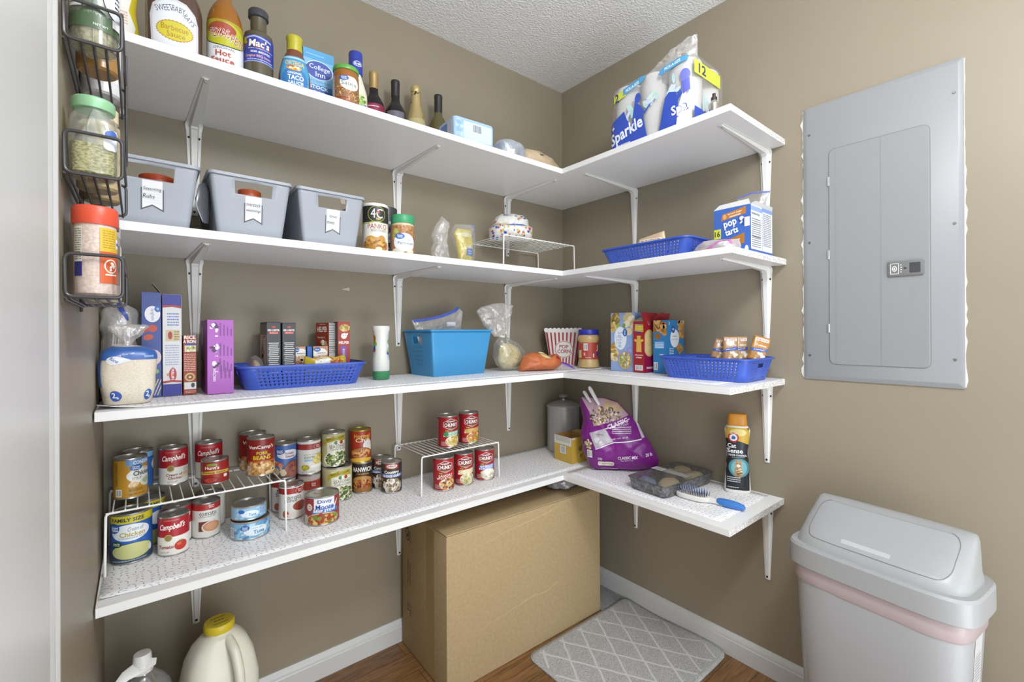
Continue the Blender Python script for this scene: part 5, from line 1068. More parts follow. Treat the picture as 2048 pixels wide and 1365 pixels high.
b = Art(); b.rect(-60, 0, 60, 210, '#a01f2a'); b.rect(-60, 0, 60, 78, '#9a1a4f'); b.ell(-22, 112, 40, 52, '#d3b276'); b.ell(-22, 112, 35, 46, '#dcc08a'); b.scatter(-24, 112, 24, 34, 9, 2.5, ['#a9854a'], 3); b.rect(30, 84, 46, 160, '#3340a0'); b.text('RITZ', 38, 122, 60, 14, '#d9c043', rot=PI / 2); b.ell(-26, 190, 7, 10, '#e0ccc8', .4); b.ell(-26, 190, 5, 8, '#a01f2a', .4); b.lines(-42, 10, 10, 26, 1, '#e6d9d6', 4); b.rrect(-2, 30, 22, 62, 3, '#ad3560')
carton('open red cracker box with a golden bottle picture, by the saltine box', 'box', -.116, -.5785, Z3, .05, .108, .195, RB, '#8e1a20', front=a, right=b, open_top=True, flaps=[('top_flap', [(.025, -.054, .195), (.025, .054, .195), (.008, .054, .228), (.008, -.054, .228)], '#9e1f26'), ('end_flap', [(-.025, -.054, .195), (.02, -.054, .195), (.0, -.035, .213), (-.02, -.035, .205)], '#9a8a74'), ('back_flap', [(-.025, .054, .195), (.025, .054, .195), (.03, .072, .23), (-.01, .072, .225)], '#9a2a2c')])
a = Art(); a.rect(-40, 0, 40, 210, '#2c78b0'); a.scatter(0, 168, 30, 34, 40, 12, ['#c08a4a', '#a9743a', '#d3a866', '#8f5f2c'], 4); a.rect(-22, 92, 18, 118, '#6fa0d0'); a.lines(-20, 94, 16, 116, 4, '#d3e0ee', 4); a.lines(0, 66.5, 16, 73.5, 1, '#e6ecf2', 13); a.bars(-26, 12, -10, 40, 3)
b = Art(); b.rect(-70, 0, 70, 210, '#2c78b0'); b.scatter(40, 170, 24, 40, 30, 11, ['#b98644', '#a07034', '#c99a58'], 6); b.ell(-8, 130, 30, 34, '#dde4ea'); b.ell(-18, 164, 12, 14, '#24539c'); b.text('GV', -18, 164, 12, 8, '#e6ecf2'); b.lines(-21, 135, 5, 141, 1, '#7d8a94', 33); b.text('graham crackers', -6, 126, 44, 6, '#7d8a94', bold=False); b.poly([(0, 96), (28, 112), (52, 90), (24, 66)], '#b5823f'); b.scatter(26, 90, 12, 10, 16, 3, ['#9a6a30', '#cfa05c'], 3); b.lines(-46, 70, -16, 96, 4, '#cfe0ee', 6); b.text('3', -46, 186, 6, 12, '#e6ecf2')
carton('open blue graham cracker box behind the end of the blue basket', 'box', -.087, -.655, Z3, .058, .118, .198, RB, '#2c78b0', front=a, right=b, open_top=True, flaps=[('top_flap', [(-.029, -.059, .198), (-.029, .04, .198), (-.02, .04, .226), (-.014, -.05, .222)], '#9a2a2c')])
# snack packs in the right basket
def pack(label, x, y, rz, col, w=.036, h=.075, tilt=0.0):
    t = thing('cracker_pack', label, 'snack pack', (x, y, Z3 + .0625), (0, tilt, rz), 'cracker packs in the blue basket')
    pk = Loft([(0, w / 2, .004, 4), (.004, w / 2, .010, 4), (h - .006, w / 2, .010, 4), (h, w / 2, .003, 4)], noise_=(.0012, 90, x * 50))
    part('pack', pk.bm(28), M(col, .25), t, ang=50)
    a = Art(); q = w * 500; a.rrect(-q * .8, h * 800, q * .8, h * 940, 3, '#efe8e4'); a.text('Lance', 0, h * 870, q * 1.3, 6, '#b5413c', shear=.25); a.text('Nekot', 2, h * 640, q * 1.2, 6, '#f0ece4'); a.poly([(-q, h * 340), (q, h * 420), (q, h * 560), (-q, h * 470)], '#3a5cae'); a.text('peanut', 0, h * 450, q * 1.2, 4, '#dfe6f0', rot=.1); a.scatter(0, h * 190, q * .8, h * 150, 9, 6, ['#e3d9c8', '#c9a87a', '#efe8dc'], 3)
    a.put('pack_print', t, lambda X, Z, o: pk.fx(X, Z, o), (6, 10), (-q * .95, 1, q * .95, h * 990), .25); return t
pack('tan cracker pack leaning at the left of the four in the blue basket', -.125, -.868, aim(-.125, -.868) + .1, '#a5805c', .05, .066, .25)
pack('tan cracker pack second from left in the blue basket', -.138, -.916, aim(-.138, -.916) + .1, '#a5805c', .045, .076)
pack('tan cracker pack third from left, half hidden behind its neighbour', -.107, -.936, aim(-.107, -.936) + .3, '#a98762', .04, .076)
pack('orange cracker pack leaning alone at the right end of the blue basket', -.115, -.985, aim(-.115, -.985) + .2, '#b07a34', .05, .078, .3)
sp_ = Loft([(0, .05, .07, 3), (.003, .06, .085, 3), (.052, .055, .08, 3), (.058, .03, .05, 2.5), (.059, 0, 0, 2)], noise_=(.004, 30, 4))
t = thing('snack_bag', 'white and clear snack bag lying under the cracker packs in the basket', 'bag', (-.148, -.895, Z3 + .0022), 0); part('bag', sp_.bm(40), M('#d6d0c4', .3), t)

# ================================================================== second shelf
Z2 = SZ[1] + .0004
GB = M('#9a9fa8', .42, name='grey_bin_plastic')
def grey_bin(label, x, note, rot=0.0, hole=(-.038, .040)):
    t = thing('storage_bin', label, 'bin', (x, -.205, Z2), rot, 'grey storage bins with handwritten tags')
    tub('bin_body', t, .0862, .150, .146, .80, .008, GB, None, [('f', hole[0], hole[1], .101, .131), ('b', -.038, .038, .101, .131)], .0022, .005, .007)
    sl = lambda z: -(.150 - .0862 * (1 - (.80 + .20 * z / .146)))
    a = Art(); x0 = -16; a.poly([(x0, 34), (x0 + 20, 45), (x0 + 40, 34), (x0 + 40, 82), (x0, 82)], '#54545c'); a.poly([(x0 + 2.5, 38.5), (x0 + 20, 48), (x0 + 37.5, 38.5), (x0 + 37.5, 99), (x0 + 2.5, 99)], '#dcdde0')
    for k in range(6): a.rect(x0 + 4, 52 + k * 6, x0 + 36, 52.5 + k * 6, '#b9bcc6')
    for k, tx in enumerate(note): a.text(tx, x0 + (20 if k == 0 or len(tx) > 6 else 14), 80 - k * 15, 31 if len(tx) > 6 else 20, 9, '#3f3c44', bold=False, shear=.15)
    tg = a.put('paper_tag', t, lambda X, Z, o: Vector((X, sl(Z) - .0011 - o, Z)), rough=.6, label='white paper tag with handwriting')
    return t
grey_bin('leftmost grey bin, behind the spice rack, tag reads Seasoning', -1.6165, ('Seasoning', 'Rubs'))
grey_bin('middle grey bin of three with packets hanging beside it', -1.4225, ('overstock', 'seasonings'), 0, (-.034, .042))
grey_bin('right grey bin of three, tag reads Gravy', -1.2325, ('Gravy', 'mixes'), 0, (-.034, .036))
for lab, x, y, col, cap, r in (('orange lidded jar inside the leftmost grey bin', -1.602, -.275, '#b59a7a', '#c9532f', .034), ('orange lidded dark jar inside the middle grey bin', -1.417, -.288, '#3a3634', '#cf5f33', .026)):
    t = thing('spice_jar', lab, 'jar', (x, y, Z2 + .0025)); h_ = .103
    part('jar_body', rnd([(0, 0), (r - .004, 0), (r - .002, .003), (r - .002, h_), (r - .008, h_ + .004), (0, h_ + .004)]).bm(32), M(col, .3), t)
    part('lid', rnd([(r, h_ + .002), (r, h_ + .02), (r - .002, h_ + .022), (0, h_ + .022)]).bm(32), M(cap, .4), t, label='orange lid')
t = thing('seasoning_packets', 'pale blue and purple seasoning packets inside the right grey bin', 'packets', (-1.228, -.235, Z2 + .0035))
for k, (x, c, h_) in enumerate(((-.02, '#9cc9d2', .112), (.005, '#a9a4d0', .108), (.028, '#b58fc4', .106))): part('packet', box(x - .03, x + .03, k * .006, k * .006 + .004, 0, h_, .001, 1), M(c, .4), t, rot=(0, .05 * k, 0))
t = thing('foil_packets', 'dark foil packets hanging between the two left grey bins', 'packets', (-1.516, -.215, Z2 + .062))
for k in range(2):
    bm = bmesh.new(); tube(bm, [(k * .004, -.11 + k * .012, -.035), (-.006 + k * .004, -.115 + k * .012, .0), (-.001 + k * .006, -.11 + k * .012, .045), (.003 + k * .005, -.1 + k * .012, .058)], [.006, .02, .016, .006], 14, flat=.3); part('packet', bm, M('#6d6f76', .25, .5), t, ang=60)
# crumb canister, dark shaker, parmesan
t = thing('crumb_can', 'tall round breadcrumb can with black top beside the right grey bin', 'can', (-1.090, -.300, Z2), aim(-1.09, -.3))
cn_ = rnd([(0, 0), (.035, 0), (.0362, .002), (.0362, .137), (.0368, .138), (.0368, .1435), (.035, .145), (.0335, .143), (0, .143)]); part('can_body', cn_.bm(44), M('#e3e1da', .4), t)
a = Art(); a.rect(-113, 3, 113, 136, '#dcdacf'); a.rect(-113, 88, 113, 136, '#2f2d2c'); a.poly([(-60, 88), (-30, 86), (0, 92), (40, 85), (60, 88), (60, 84), (0, 88), (-40, 82)], '#9aa83a'); a.ell(4, 112, 26, 24, '#a9b45c'); a.ell(4, 112, 24.5, 22.5, '#35332f'); a.text('4C', 4, 114, 34, 28, '#eceae4', bold=False); a.ell(8, 118, 4, 4, '#b5332c'); a.text('NEW', 10, 98, 14, 6, '#c9c43a'); a.text('PANKO', 6, 76, 56, 15, '#a03a34', bold=False); a.text('SEASONED', 10, 64, 46, 7, '#7d7a74', bold=False)
a.ell(0, 20, 40, 24, '#b5823a'); a.ell(-14, 34, 18, 14, '#c0904a'); a.ell(18, 36, 13, 14, '#b98a44'); a.scatter(0, 22, 36, 18, 60, 4, ['#a06e2c', '#cfa45c', '#8f6026'], 4); a.ell(10, 8, 10, 8, '#e3d9b0'); a.put('can_label', t, cn_.wrap(.0362), (6, 0), (-112, 3, 112, 136))
t = thing('dark_shaker', 'dark grey shaker standing behind the breadcrumb can and parmesan jar', 'shaker', (-1.014, -.205, Z2), aim(-1.014, -.205))
ds = rnd([(0, 0), (.032, 0), (.033, .002), (.033, .14), (.034, .141), (.034, .166), (.032, .168), (0, .168)]); part('shaker_body', ds.bm(36), M('#3f3d42', .35), t)
a = Art(); a.rect(-100, 10, 100, 136, '#3a3a40'); a.scatter(10, 80, 24, 50, 24, 6, ['#b9bcc6', '#8f97b5', '#cfcfd4'], 3); a.lines(10, 20, 22, 80, 10, '#c9c9cc', 4); a.put('shaker_label', t, ds.wrap(.033), (6, 0), (-100, 10, 100, 136))
t = thing('parmesan_jar', 'parmesan jar with green lid at the front of the second shelf', 'jar', (-1.011, -.318, Z2), aim(-1.011, -.318))
pm = rnd([(.03, 0), (.0335, .002), (.0345, .006), (.0345, .088), (.0335, .094), (.031, .098)]); part('jar_body', pm.bm(40), M('#c9bda0', .25), t)
part('lid', rnd([(.031, .096), (.0345, .0965), (.0355, .099), (.0355, .118), (.034, .121), (0, .121)]).bm(48), M('#3f9a6a', .4), t, label='green lid')
a = Art(); a.rect(-108, 5, 108, 88, '#a9764c'); a.scatter(0, 60, 50, 28, 80, 4, ['#b98a5c', '#8f5f3a', '#c49a6a'], 3); a.ell(-20, 70, 7, 9, '#a9b45c', .6); a.ell(-28, 58, 6, 7, '#8fa04c', -.4); a.ell(6, 36, 34, 28, '#dfe4ec'); a.ell(-8, 54, 14, 8.5, '#3466b5'); a.text('Great', -8, 57, 16, 4.5, '#e9eef4'); a.text('Value', -8, 52, 16, 4.5, '#e9eef4'); a.text('Grated', 14, 44, 20, 5, '#8f9aa0', bold=False); a.text('Parmesan', 10, 34, 48, 9, '#5d6a5c', bold=False); a.ell(-16, 8, 20, 10, '#dcd7cc'); a.ell(24, 8, 12, 10, '#e0dac4'); a.put('jar_label', t, pm.wrap(.0347), (6, 0), (-108, 5, 108, 88))
# clear bag with yellow noodle bag
t = thing('empty_bag', 'clear empty plastic bag leaning beside the yellow noodle bag', 'bag', (-.822, -.25, Z2), 0)
e1 = Pillow([(-.013, .164), (.019, .145), (.01, .131), (.006, .078), (.022, .0), (-.048, 0), (-.053, .044), (-.041, .066), (-.053, .089), (-.041, .121)], .026, 2.2, (-.022, .08), (.010, 34, 4)); part('bag', e1.bm(60), FILM2, t, ang=45)
t = thing('noodle_bag', 'clear zip bag holding a yellow egg noodle bag on the second shelf', 'bag', (-.757, -.27, Z2), .05)
y1 = Pillow([(-.030, 0), (.036, 0), (.045, .03), (.047, .093), (.043, .146), (.021, .146), (-.038, .138), (-.052, .116), (-.055, .104), (-.036, .055)], .024, 2.6, (.0, .07), (.006, 34, 6)); part('bag', y1.bm(70), FILM, t, ang=45)
y2 = Pillow([(-.024, .003), (.03, .003), (.035, .05), (.033, .1), (.028, .126), (-.028, .126), (-.044, .104), (-.03, .06)], .018, 2.6, (.0, .065), (.006, 40, 2)); part('noodles', y2.bm(70), mix_noise('yellow_noodle_bag', '#c9b02c', '#d9c84c', 30, .3), t, ang=45)
a = Art(); a.rrect(-2, 32, 31, 60, 3, '#3f6ab8'); a.lines(2, 61.5, 26, 70.5, 2, '#efeade', 18); a.lines(-2, 55.5, 32, 64.5, 2, '#efeade', 19); a.lines(4, 45, 24, 51, 1, '#dfe6f2', 20); a.lines(5, 37.5, 23, 42.5, 1, '#dfe6f2', 21); a.ell(-2, 104, 24, 8, '#dfdab8'); a.put('noodle_print', t, y2.fx, (8, 8), None, .3, o0=.0015)
a = Art(); a.poly([(28, 146), (36, 146), (46, 92), (43, 60), (38, 60), (40, 92)], '#6d84c4'); a.put('zip_seal', t, y1.fx, (6, 8), None, .3, o0=.001)
wire_rack('white wire rack carrying bread near the corner of the second shelf', -.575, -.192, -.262, -.03, Z2, 1.5375)
t = thing('bread_loaf', 'white bread loaf in a dotted bag on the corner rack', 'bread', (-.47, -.158, 1.5392), aim(-.47, -.158) + .1)
b1 = Pillow([(-.07, .0), (.08, 0), (.098, .01), (.1, .052), (.085, .056), (.082, .085), (.058, .104), (.02, .11), (-.03, .108), (-.052, .095), (-.068, .07), (-.07, .05), (-.082, .045), (-.078, .01)], .062, 3.0, (.0, .05), (.006, 26, 5)); part('bag', b1.bm(90, 16), M('#dcdad4', .3, name='white_bag_film'), t, ang=50)
a = Art(); rd = random.Random(4)
for k in range(46):
    x = rd.uniform(-72, 92); y = rd.uniform(3, 52); r = rd.uniform(3.2, 5.6); a.ell(x, y, r * rd.uniform(.7, 1), r, rd.choice(['#b54a4a', '#d3b24a', '#2f4fb0', '#c96a4a', '#3f5fc0', '#d9c06a']), n=14)
for x, y, c in ((50, 90, '#3a4fa0'), (62, 84, '#2f4fb0'), (36, 78, '#b5754a'), (44, 84, '#caa24a'), (-20, 98, '#8a84b5'), (-10, 96, '#a9a0c4'), (26, 92, '#9aa4c4')): a.ell(x, y, 5, 4, c, n=12)
a.rect(-60, 55, -10, 58, '#c9b087'); a.text('WONDER', -62, 66, 20, 8, '#b5433a', rot=.3); a.lines(-26, 90, 6, 97, 2, '#9a94b0', 3); a.ell(30, 53, 46, 2.5, '#3f5fb5')
a.put('bag_print', t, b1.fx, (8, 8), None, .3, o0=.0016)
# right wall: basket, pink zip bag, pastry box
t = basket('blue slotted basket holding brown snack packs on the second shelf', -.228, -.705, Z2, RB, .176, .108, .062)
for k, (x, y, r, c, lab) in enumerate(((-.265, -.70, .1, '#c9b08f', 'tan snack packet standing up in the blue basket on the second shelf'), (-.205, -.63, -.1, '#b5a080', 'brown snack packet leaning left in the blue basket on the second shelf'), (-.165, -.76, .1, '#bda68a', 'pale brown snack packet at the back of the blue basket, second shelf'))):
    sn = Pillow([(-.05, 0), (.05, 0), (.055, .07), (.05, .104 - k * .008), (-.045, .088), (-.055, .07)], .012, 3, noise_=(.003, 40, k)); t = thing('snack_packet', lab, 'packet', (x, y, Z2 + .003), RB + r, 'snack packets in the blue basket'); part('packet', sn.bm(50), M(c, .35), t, ang=60)
    a = Art(); a.rect(-40, 66, 44, 82, '#e3d9cc'); a.lines(-36, 68, 40, 80, 2, '#9a4a3a', k + 2); a.put('packet_print', t, sn.fx, (8, 8), None, .35, o0=.001)
t = thing('zip_bag', 'clear zip bag with pink seal lying before the blue pastry box', 'bag', (-.292, -.955, Z2), math.radians(-80)); t.scale = (1, 1, .8)
z1 = Pillow([(-.07, 0), (.062, 0), (.064, .02), (.058, .043), (-.01, .05), (-.04, .05), (-.062, .034), (-.074, .014)], .045, 2.2, (-.01, .02), (.005, 30, 3)); part('bag', z1.bm(60), clear('milky_zip', '#e0d6da', .45, .15, .6, (50, .8)), t, ang=50)
a = Art(); a.poly([(-20, 12), (-8, 18), (10, 36), (30, 42), (44, 38), (48, 24), (44, 24), (40, 34), (30, 37), (14, 31), (-4, 13), (-18, 7)], '#c46aa8'); a.put('pink_seal', t, z1.fx, (5, 5), None, .3, o0=.0015); part('snack', rnd([(0, .003), (.022, .006), (.024, .018), (.012, .026), (0, .027)]).bm(20), M('#b5826a', .6), t, loc=(-.035, 0, 0))
a = Art(); a.rect(-70, 0, 70, 170, '#3f66b5'); a.poly([(-70, 147), (-36, 152), (-26, 162), (-8, 162), (2, 152), (34, 158), (44, 168), (70, 168), (70, 180), (-70, 180)], '#dcdfe6'); a.poly([(-34, 112), (44, 124), (44, 146), (-30, 132)], '#b5763a'); a.text('brown sugar', 10, 132, 44, 6, '#efe6d9', rot=.12); a.text('cinnamon', 10, 124, 36, 6, '#efe6d9', rot=.12); a.ell(-22, 124, 6, 8, '#d9a06a')
a.rect(-58, 58, -34, 88, '#cfcf3a'); a.text('16', -46, 73, 18, 18, '#2f4a4a'); a.text('pop', -4, 96, 44, 26, '#2f4f9f', rot=.2); a.text('pop', -4, 97, 41, 24, '#eef1f6', rot=.2); a.text('tarts', 0, 74, 44, 20, '#2f4f9f', rot=.2); a.text('tarts', 0, 75, 41, 18, '#eef1f6', rot=.2); a.poly([(-30, 22), (40, 34), (40, 66), (-30, 46)], '#a9712c'); a.scatter(34, 100, 8, 14, 6, 7, ['#e6e6ea', '#2c4a94'], 4); a.rect(40, 84, 56, 112, '#dfe3ec'); a.lines(2, 45.5, 26, 50.5, 1, '#efe6d9', 9); a.ell(46, 14, 6, 12, '#dfe6f4')
b = Art(); b.rect(-90, 0, 90, 170, '#dcdfe4'); b.rect(-90, 0, 90, 14, '#3f66b5'); b.rect(-90, 132, 0, 146, '#8fa6d6'); b.text('Nutrition Facts', -44, 124, 56, 8, '#4a4a4c'); b.rect(-72, 106, -8, 108, '#3a3a3c'); b.rect(-72, 92, -8, 93, '#3a3a3c'); b.lines(-72, 20, -8, 104, 13, '#8a8a8e', 4); b.rect(-72, 52, -8, 54, '#3a3a3c'); b.lines(8, 30, 68, 134, 18, '#9a9aa0', 6); b.rect(0, 14, 1.2, 146, '#5d74b5'); b.rect(1.2, 138, 90, 150, '#7f9ad0'); b.poly([(-90, 150), (-40, 158), (20, 158), (90, 148), (90, 175), (-90, 175)], '#b39a78')
carton('blue toaster pastry box with white nutrition panel, second shelf open end', 'box', -.135, -.958, Z2, .116, .155, .150, RB, '#3f66b5', front=a, right=b, open_top=True, flaps=[('top_flap', [(-.058, -.0775, .15), (.058, -.0775, .15), (.05, -.072, .168), (-.042, -.070, .166)], '#d3d3d2'), ('side_flap', [(.058, -.0775, .15), (.058, .0775, .15), (.066, .06, .16), (.066, -.06, .16)], '#d3d3d2')])
t = thing('zip_bag', 'zip bag of brown crumbs with blue seal standing in the pastry box', 'bag', (-.112, -.972, Z2 + .003), aim(-.112, -.972) - .2)
z2 = Pillow([(-.036, 0), (.036, 0), (.04, .13), (.044, .17), (.058, .205), (.008, .211), (-.040, .2), (-.04, .15)], .014, 3, noise_=(.004, 30, 2)); part('bag', z2.bm(60), FILM, t, ang=50)
z3 = Pillow([(-.03, .006), (.03, .006), (.034, .12), (.035, .168), (-.032, .17)], .011, 3, noise_=(.003, 40, 2)); part('crumbs', z3.bm(50), mix_noise('crumbs', '#a98a66', '#c4a888', 160, .7), t)
a = Art(); a.poly([(-38, 199), (8, 209), (56, 203), (56, 198), (8, 204), (-38, 194)], '#5f6fc4'); a.ell(22, 168, 6, 4, '#d9d3cc'); a.ell(34, 170, 6, 4, '#d9d3cc'); a.put('zip_seal', t, z2.fx, (8, 8), None, .3, o0=.0015)

# ================================================================== top shelf
Z1 = SZ[0] + .0004
def bottle(label, name, x, y, loft, mat, cap=None, capm=None, art=None, wrapr=None, turn=0.0, capname='cap', step=(5, 8), cat='bottle', lim=None, extra=None, bodyname='bottle_body'):
    t = thing(name, label, cat, (x, y, Z1), aim(x, y, turn)); part(bodyname, loft.bm(48), mat, t)
    if cap: part(capname, cap.bm(40), capm, t, ang=40)
    if art: art.put('label', t, loft.wrap(wrapr) if wrapr else loft.fx, step, lim, .35)
    return t
# mustard
lm = Loft([(0, .028, .022, 2.4), (.004, .031, .025, 2.6), (.05, .032, .026, 2.6), (.095, .026, .022, 2.4), (.12, .027, .023, 2.4), (.15, .03, .024, 2.4), (.175, .022, .018, 2.2), (.19, .013, .013, 2)], smooth=3)
a = Art(); a.poly([(-60, 30), (16, 30), (22, 60), (10, 95), (18, 140), (10, 160), (-60, 160)], '#e3e1da'); a.lines(-26, 133.5, 10, 142.5, 2, '#4a4a48', 28); a.lines(-24, 60, 8, 92, 5, '#d3a58a', 3)
bottle('yellow mustard squeeze bottle at the left end of the top shelf', 'mustard_bottle', -1.664, -.262, lm, M('#c9b630', .3), rnd([(.014, .188), (.014, .2), (.008, .206), (.005, .225), (0, .226)]), M('#c9b630', .35), a, None, .1)
lq = Loft([(0, .046, .034, 2.6), (.006, .052, .038, 2.8), (.10, .0535, .038, 2.8), (.135, .052, .037, 2.6), (.165, .042, .031, 2.4), (.185, .026, .022, 2.2), (.198, .016, .016, 2), (.215, .014, .014, 2)], smooth=3)
a = Art(); P_ = [(-40, 20), (-36, 9), (-26, 5), (30, 5), (40, 11), (43, 26), (43, 88), (38, 110), (22, 128), (0, 134), (-22, 128), (-38, 112), (-43, 88)]; a.poly([(x * 1.03, y * 1.0) for x, y in P_], '#cfcdd2'); a.poly([(x * .93, 6 + (y - 6) * .955) for x, y in P_], '#dcdfe6'); a.text('SWEET', -19, 106, 32, 14, '#4a5568', rot=.32, bold=False); a.text('BABY', 8, 110, 25, 13, '#4a5568', rot=-.1, bold=False); a.text("RAY'S", 28, 94, 25, 12, '#4a5568', rot=-.75, bold=False); a.star(1, 59, 35, 24, 30, '#b58a3a', .93); a.ell(1, 59, 32, 21, '#c9bf3a'); a.text('Barbecue', 1, 65, 50, 13, '#a9712c', bold=False); a.text('Sauce', 3, 50, 34, 12, '#a9712c', bold=False); a.lines(-26, 18, 26, 23, 1, '#9aa0ac', 3)
bottle('large brown barbecue sauce bottle with white arched label', 'barbecue_sauce_bottle', -1.569, -.292, lq, M('#58443c', .2, name='brown_sauce'), rnd([(.0165, .206), (.0175, .208), (.0175, .228), (.016, .23), (0, .23)]), M('#e6e4e0', .4), a, None, -.02)
lh = rnd([(0, 0), (.036, 0), (.038, .003), (.038, .116), (.0375, .130), (.034, .148), (.027, .166), (.019, .18), (.0145, .19), (.0135, .22)], smooth=3)
a = Art(); a.rect(-119, 6, 119, 112, '#dfe3e8'); a.rect(-119, 96, 119, 122, '#a99a2c'); a.ell(0, 88, 54, 30, '#3a3f2a'); a.ell(0, 89, 52.5, 28.5, '#b5b52c'); a.ell(-10, 101, 33, 15, '#a04a38')
for tx, x, y, w_, h_, ro in (('TEXAS', -15, 89, 44, 21, .02), ('PETE', 27, 79, 34, 20, -.22)):
    for dx, dy in ((-.9, 0), (.9, 0), (0, .9), (0, -.9)): a.text(tx, x + dx, y + dy, w_, h_, '#f3e6e0', rot=ro, bold=False)
    a.text(tx, x, y, w_, h_, '#8f2f2a', rot=ro, bold=False)
a.text('ORIGINAL', -4, 54, 46, 6, '#6d6f74', bold=False); a.text('Hot', -6, 41, 32, 14, '#b2503c'); a.text('Sauce', -8, 25, 50, 14, '#b2503c'); a.lines(-30, 10, 14, 15, 1, '#8a8f96', 3)
bottle('hot sauce bottle with orange sauce and yellow oval label', 'hot_sauce_bottle', -1.470, -.300, lh, M('#96601f', .12, name='hot_sauce'), rnd([(.0135, .212), (.0155, .214), (.0155, .236), (0, .237)]), M('#d9d4d0', .4), a, .0383, .05, lim=(-118, 4, 118, 122))
lk = rnd([(0, 0), (.031, 0), (.0335, .003), (.0335, .122), (.032, .131), (.025, .137), (.0185, .141), (.0185, .178), (.0195, .182)])
a = Art(); a.rect(-105, 52, 105, 119, '#33409a'); a.rect(-105, 52, 105, 55, '#8a94c4'); a.poly([(-40, 112), (-10, 118), (30, 112), (30, 108), (-10, 114), (-40, 108)], '#aab4d8'); a.text("Mac's", 2, 98, 50, 22, '#8a4a3a'); a.text("Mac's", 1, 99, 48, 19, '#e6e3e0', shear=.1); a.lines(-26, 84, 34, 87, 1, '#c9cfe6', 2); a.text('BEER BREWED', 4, 77, 46, 5, '#dfe2f0'); a.text('Original BBQ Sauce', -2, 66, 60, 8, '#d9a59c'); a.lines(-28, 57, 34, 60, 1, '#dfe2f0', 5); a.scatter(-38, 98, 7, 14, 12, 5, ['#6a3f7a', '#b5a03a'], 3)
bottle('square shouldered dark sauce bottle with blue label and black cap', 'sauce_bottle', -1.3965, -.296, lk, M('#57503f', .15, name='dark_sauce'), rnd([(.0195, .176), (.0232, .178), (.0232, .193), (.021, .197), (.010, .198), (0, .198)]), M('#3d3f44', .35), a, .0337, .03, lim=(-104, 50, 104, 120))
lo_ = Loft([(0, .034, .027, 2.3), (.004, .038, .030, 2.4), (.05, .039, .030, 2.4), (.085, .033, .026, 2.3), (.112, .024, .021, 2.1), (.122, .0185, .0185, 2), (.13, .0175, .0175, 2)], smooth=3)
a = Art(); a.poly([(-34, 8), (34, 8), (34, 70), (24, 104), (-24, 104), (-34, 70)], '#4f9ac4'); a.ell(0, 40, 30, 34, '#3a78b5'); a.text('ORTEGA', 0, 84, 46, 13, '#d9bf7a', rot=-.03); a.ell(-2, 70, 18, 7, '#d98f3a'); a.scatter(-2, 70, 14, 5, 12, 4, ['#e6cf8a', '#b5662c', '#efe6d0'], 4); a.text('ORIGINAL', 0, 56, 34, 6, '#e6f0f4'); a.text('TACO', 2, 44, 38, 13, '#f4f4f2'); a.text('SAUCE', 2, 30, 36, 9, '#e6f0f4'); a.rect(-34, 96, 34, 101, '#a9cfe0')
bottle('taco sauce bottle with pale blue label and yellow wrapped cap', 'taco_sauce_bottle', -1.311, -.296, lo_, M('#7a4630', .15, name='taco_sauce'), rnd([(.0185, .125), (.0195, .127), (.0185, .15), (.0205, .158), (.0205, .163), (.019, .165), (0, .166)]), M('#b5ad33', .4), a, None, .02)
a = Art(); a.rect(-50, 0, 50, 180, '#7ab2d9'); a.rect(-50, 150, 50, 180, '#4f9acb'); a.ell(1, 122, 38, 27, '#c9dcea'); a.ell(1, 122, 36, 25, '#3a4fa0'); a.text('College', 2, 128, 56, 17, '#eef2f8', bold=False); a.text('Inn', 4, 111, 26, 14, '#eef2f8', bold=False); a.text('100% NATURAL', 0, 89, 62, 6, '#5d7fa4', bold=False); a.rect(-50, 54, 50, 80, '#3f74b5'); a.rect(-50, 54, 50, 65, '#33509a'); a.text('STOCK', 0, 73, 52, 10, '#e3eef6'); a.text('chicken', 0, 60, 34, 6, '#d9e6f2'); a.rect(-50, 0, 50, 54, '#b9bfc6'); a.lines(-35, 161, 15, 165, 1, '#a9d3ec', 11)
b = Art(); b.rect(-50, 0, 50, 180, '#4f8fc4')
carton('pale blue broth carton with dark blue oval on the top shelf', 'carton', -1.236, -.225, Z1, .084, .06, .178, -.02, '#6aa6d3', front=a, left=b, name='broth_carton')
lj = rnd([(0, 0), (.031, 0), (.034, .003), (.0345, .01), (.0345, .094), (.033, .102), (.031, .107)])
a = Art(); a.rect(-108, 8, 108, 84, '#8f6a48'); a.scatter(0, 34, 50, 26, 130, 5, ['#b08a5c', '#7a4f30', '#c9a878', '#a85c34'], 4, (.15, .35)); a.ell(10, 66, 27, 21, '#e3e3dd'); a.ell(-6, 78, 13, 7.5, '#3f62a8'); a.text('Great', -6, 80.5, 14, 4, '#e3e9f2'); a.text('Value', -6, 76, 14, 4, '#e3e9f2'); a.text('Sauce', 8, 64, 42, 11, '#5f6a5c', bold=False); a.lines(-27, 20.5, 7, 27.5, 1, '#a8432c', 17); a.lines(-24, 12, 16, 18, 1, '#c9543a', 3); a.rect(-60, 10, -34, 84, '#d3cfc4'); a.lines(-56, 14, -38, 80, 10, '#8a857c', 3)
bottle('brown sauce jar with green lid in front of the broth carton', 'sauce_jar', -1.181, -.316, lj, M('#96602c', .15, name='jar_sauce'), rnd([(.031, .105), (.034, .1055), (.035, .108), (.035, .115), (.033, .118), (0, .119)]), M('#5fa04a', .35), a, .0347, .02, capname='lid', cat='jar', lim=(-108, 8, 108, 84), bodyname='jar_body')
lr = Loft([(0, .031, .023, 2.3), (.004, .034, .026, 2.4), (.09, .034, .026, 2.4), (.12, .03, .024, 2.3), (.16, .018, .017, 2.1), (.178, .014, .014, 2)], smooth=3)
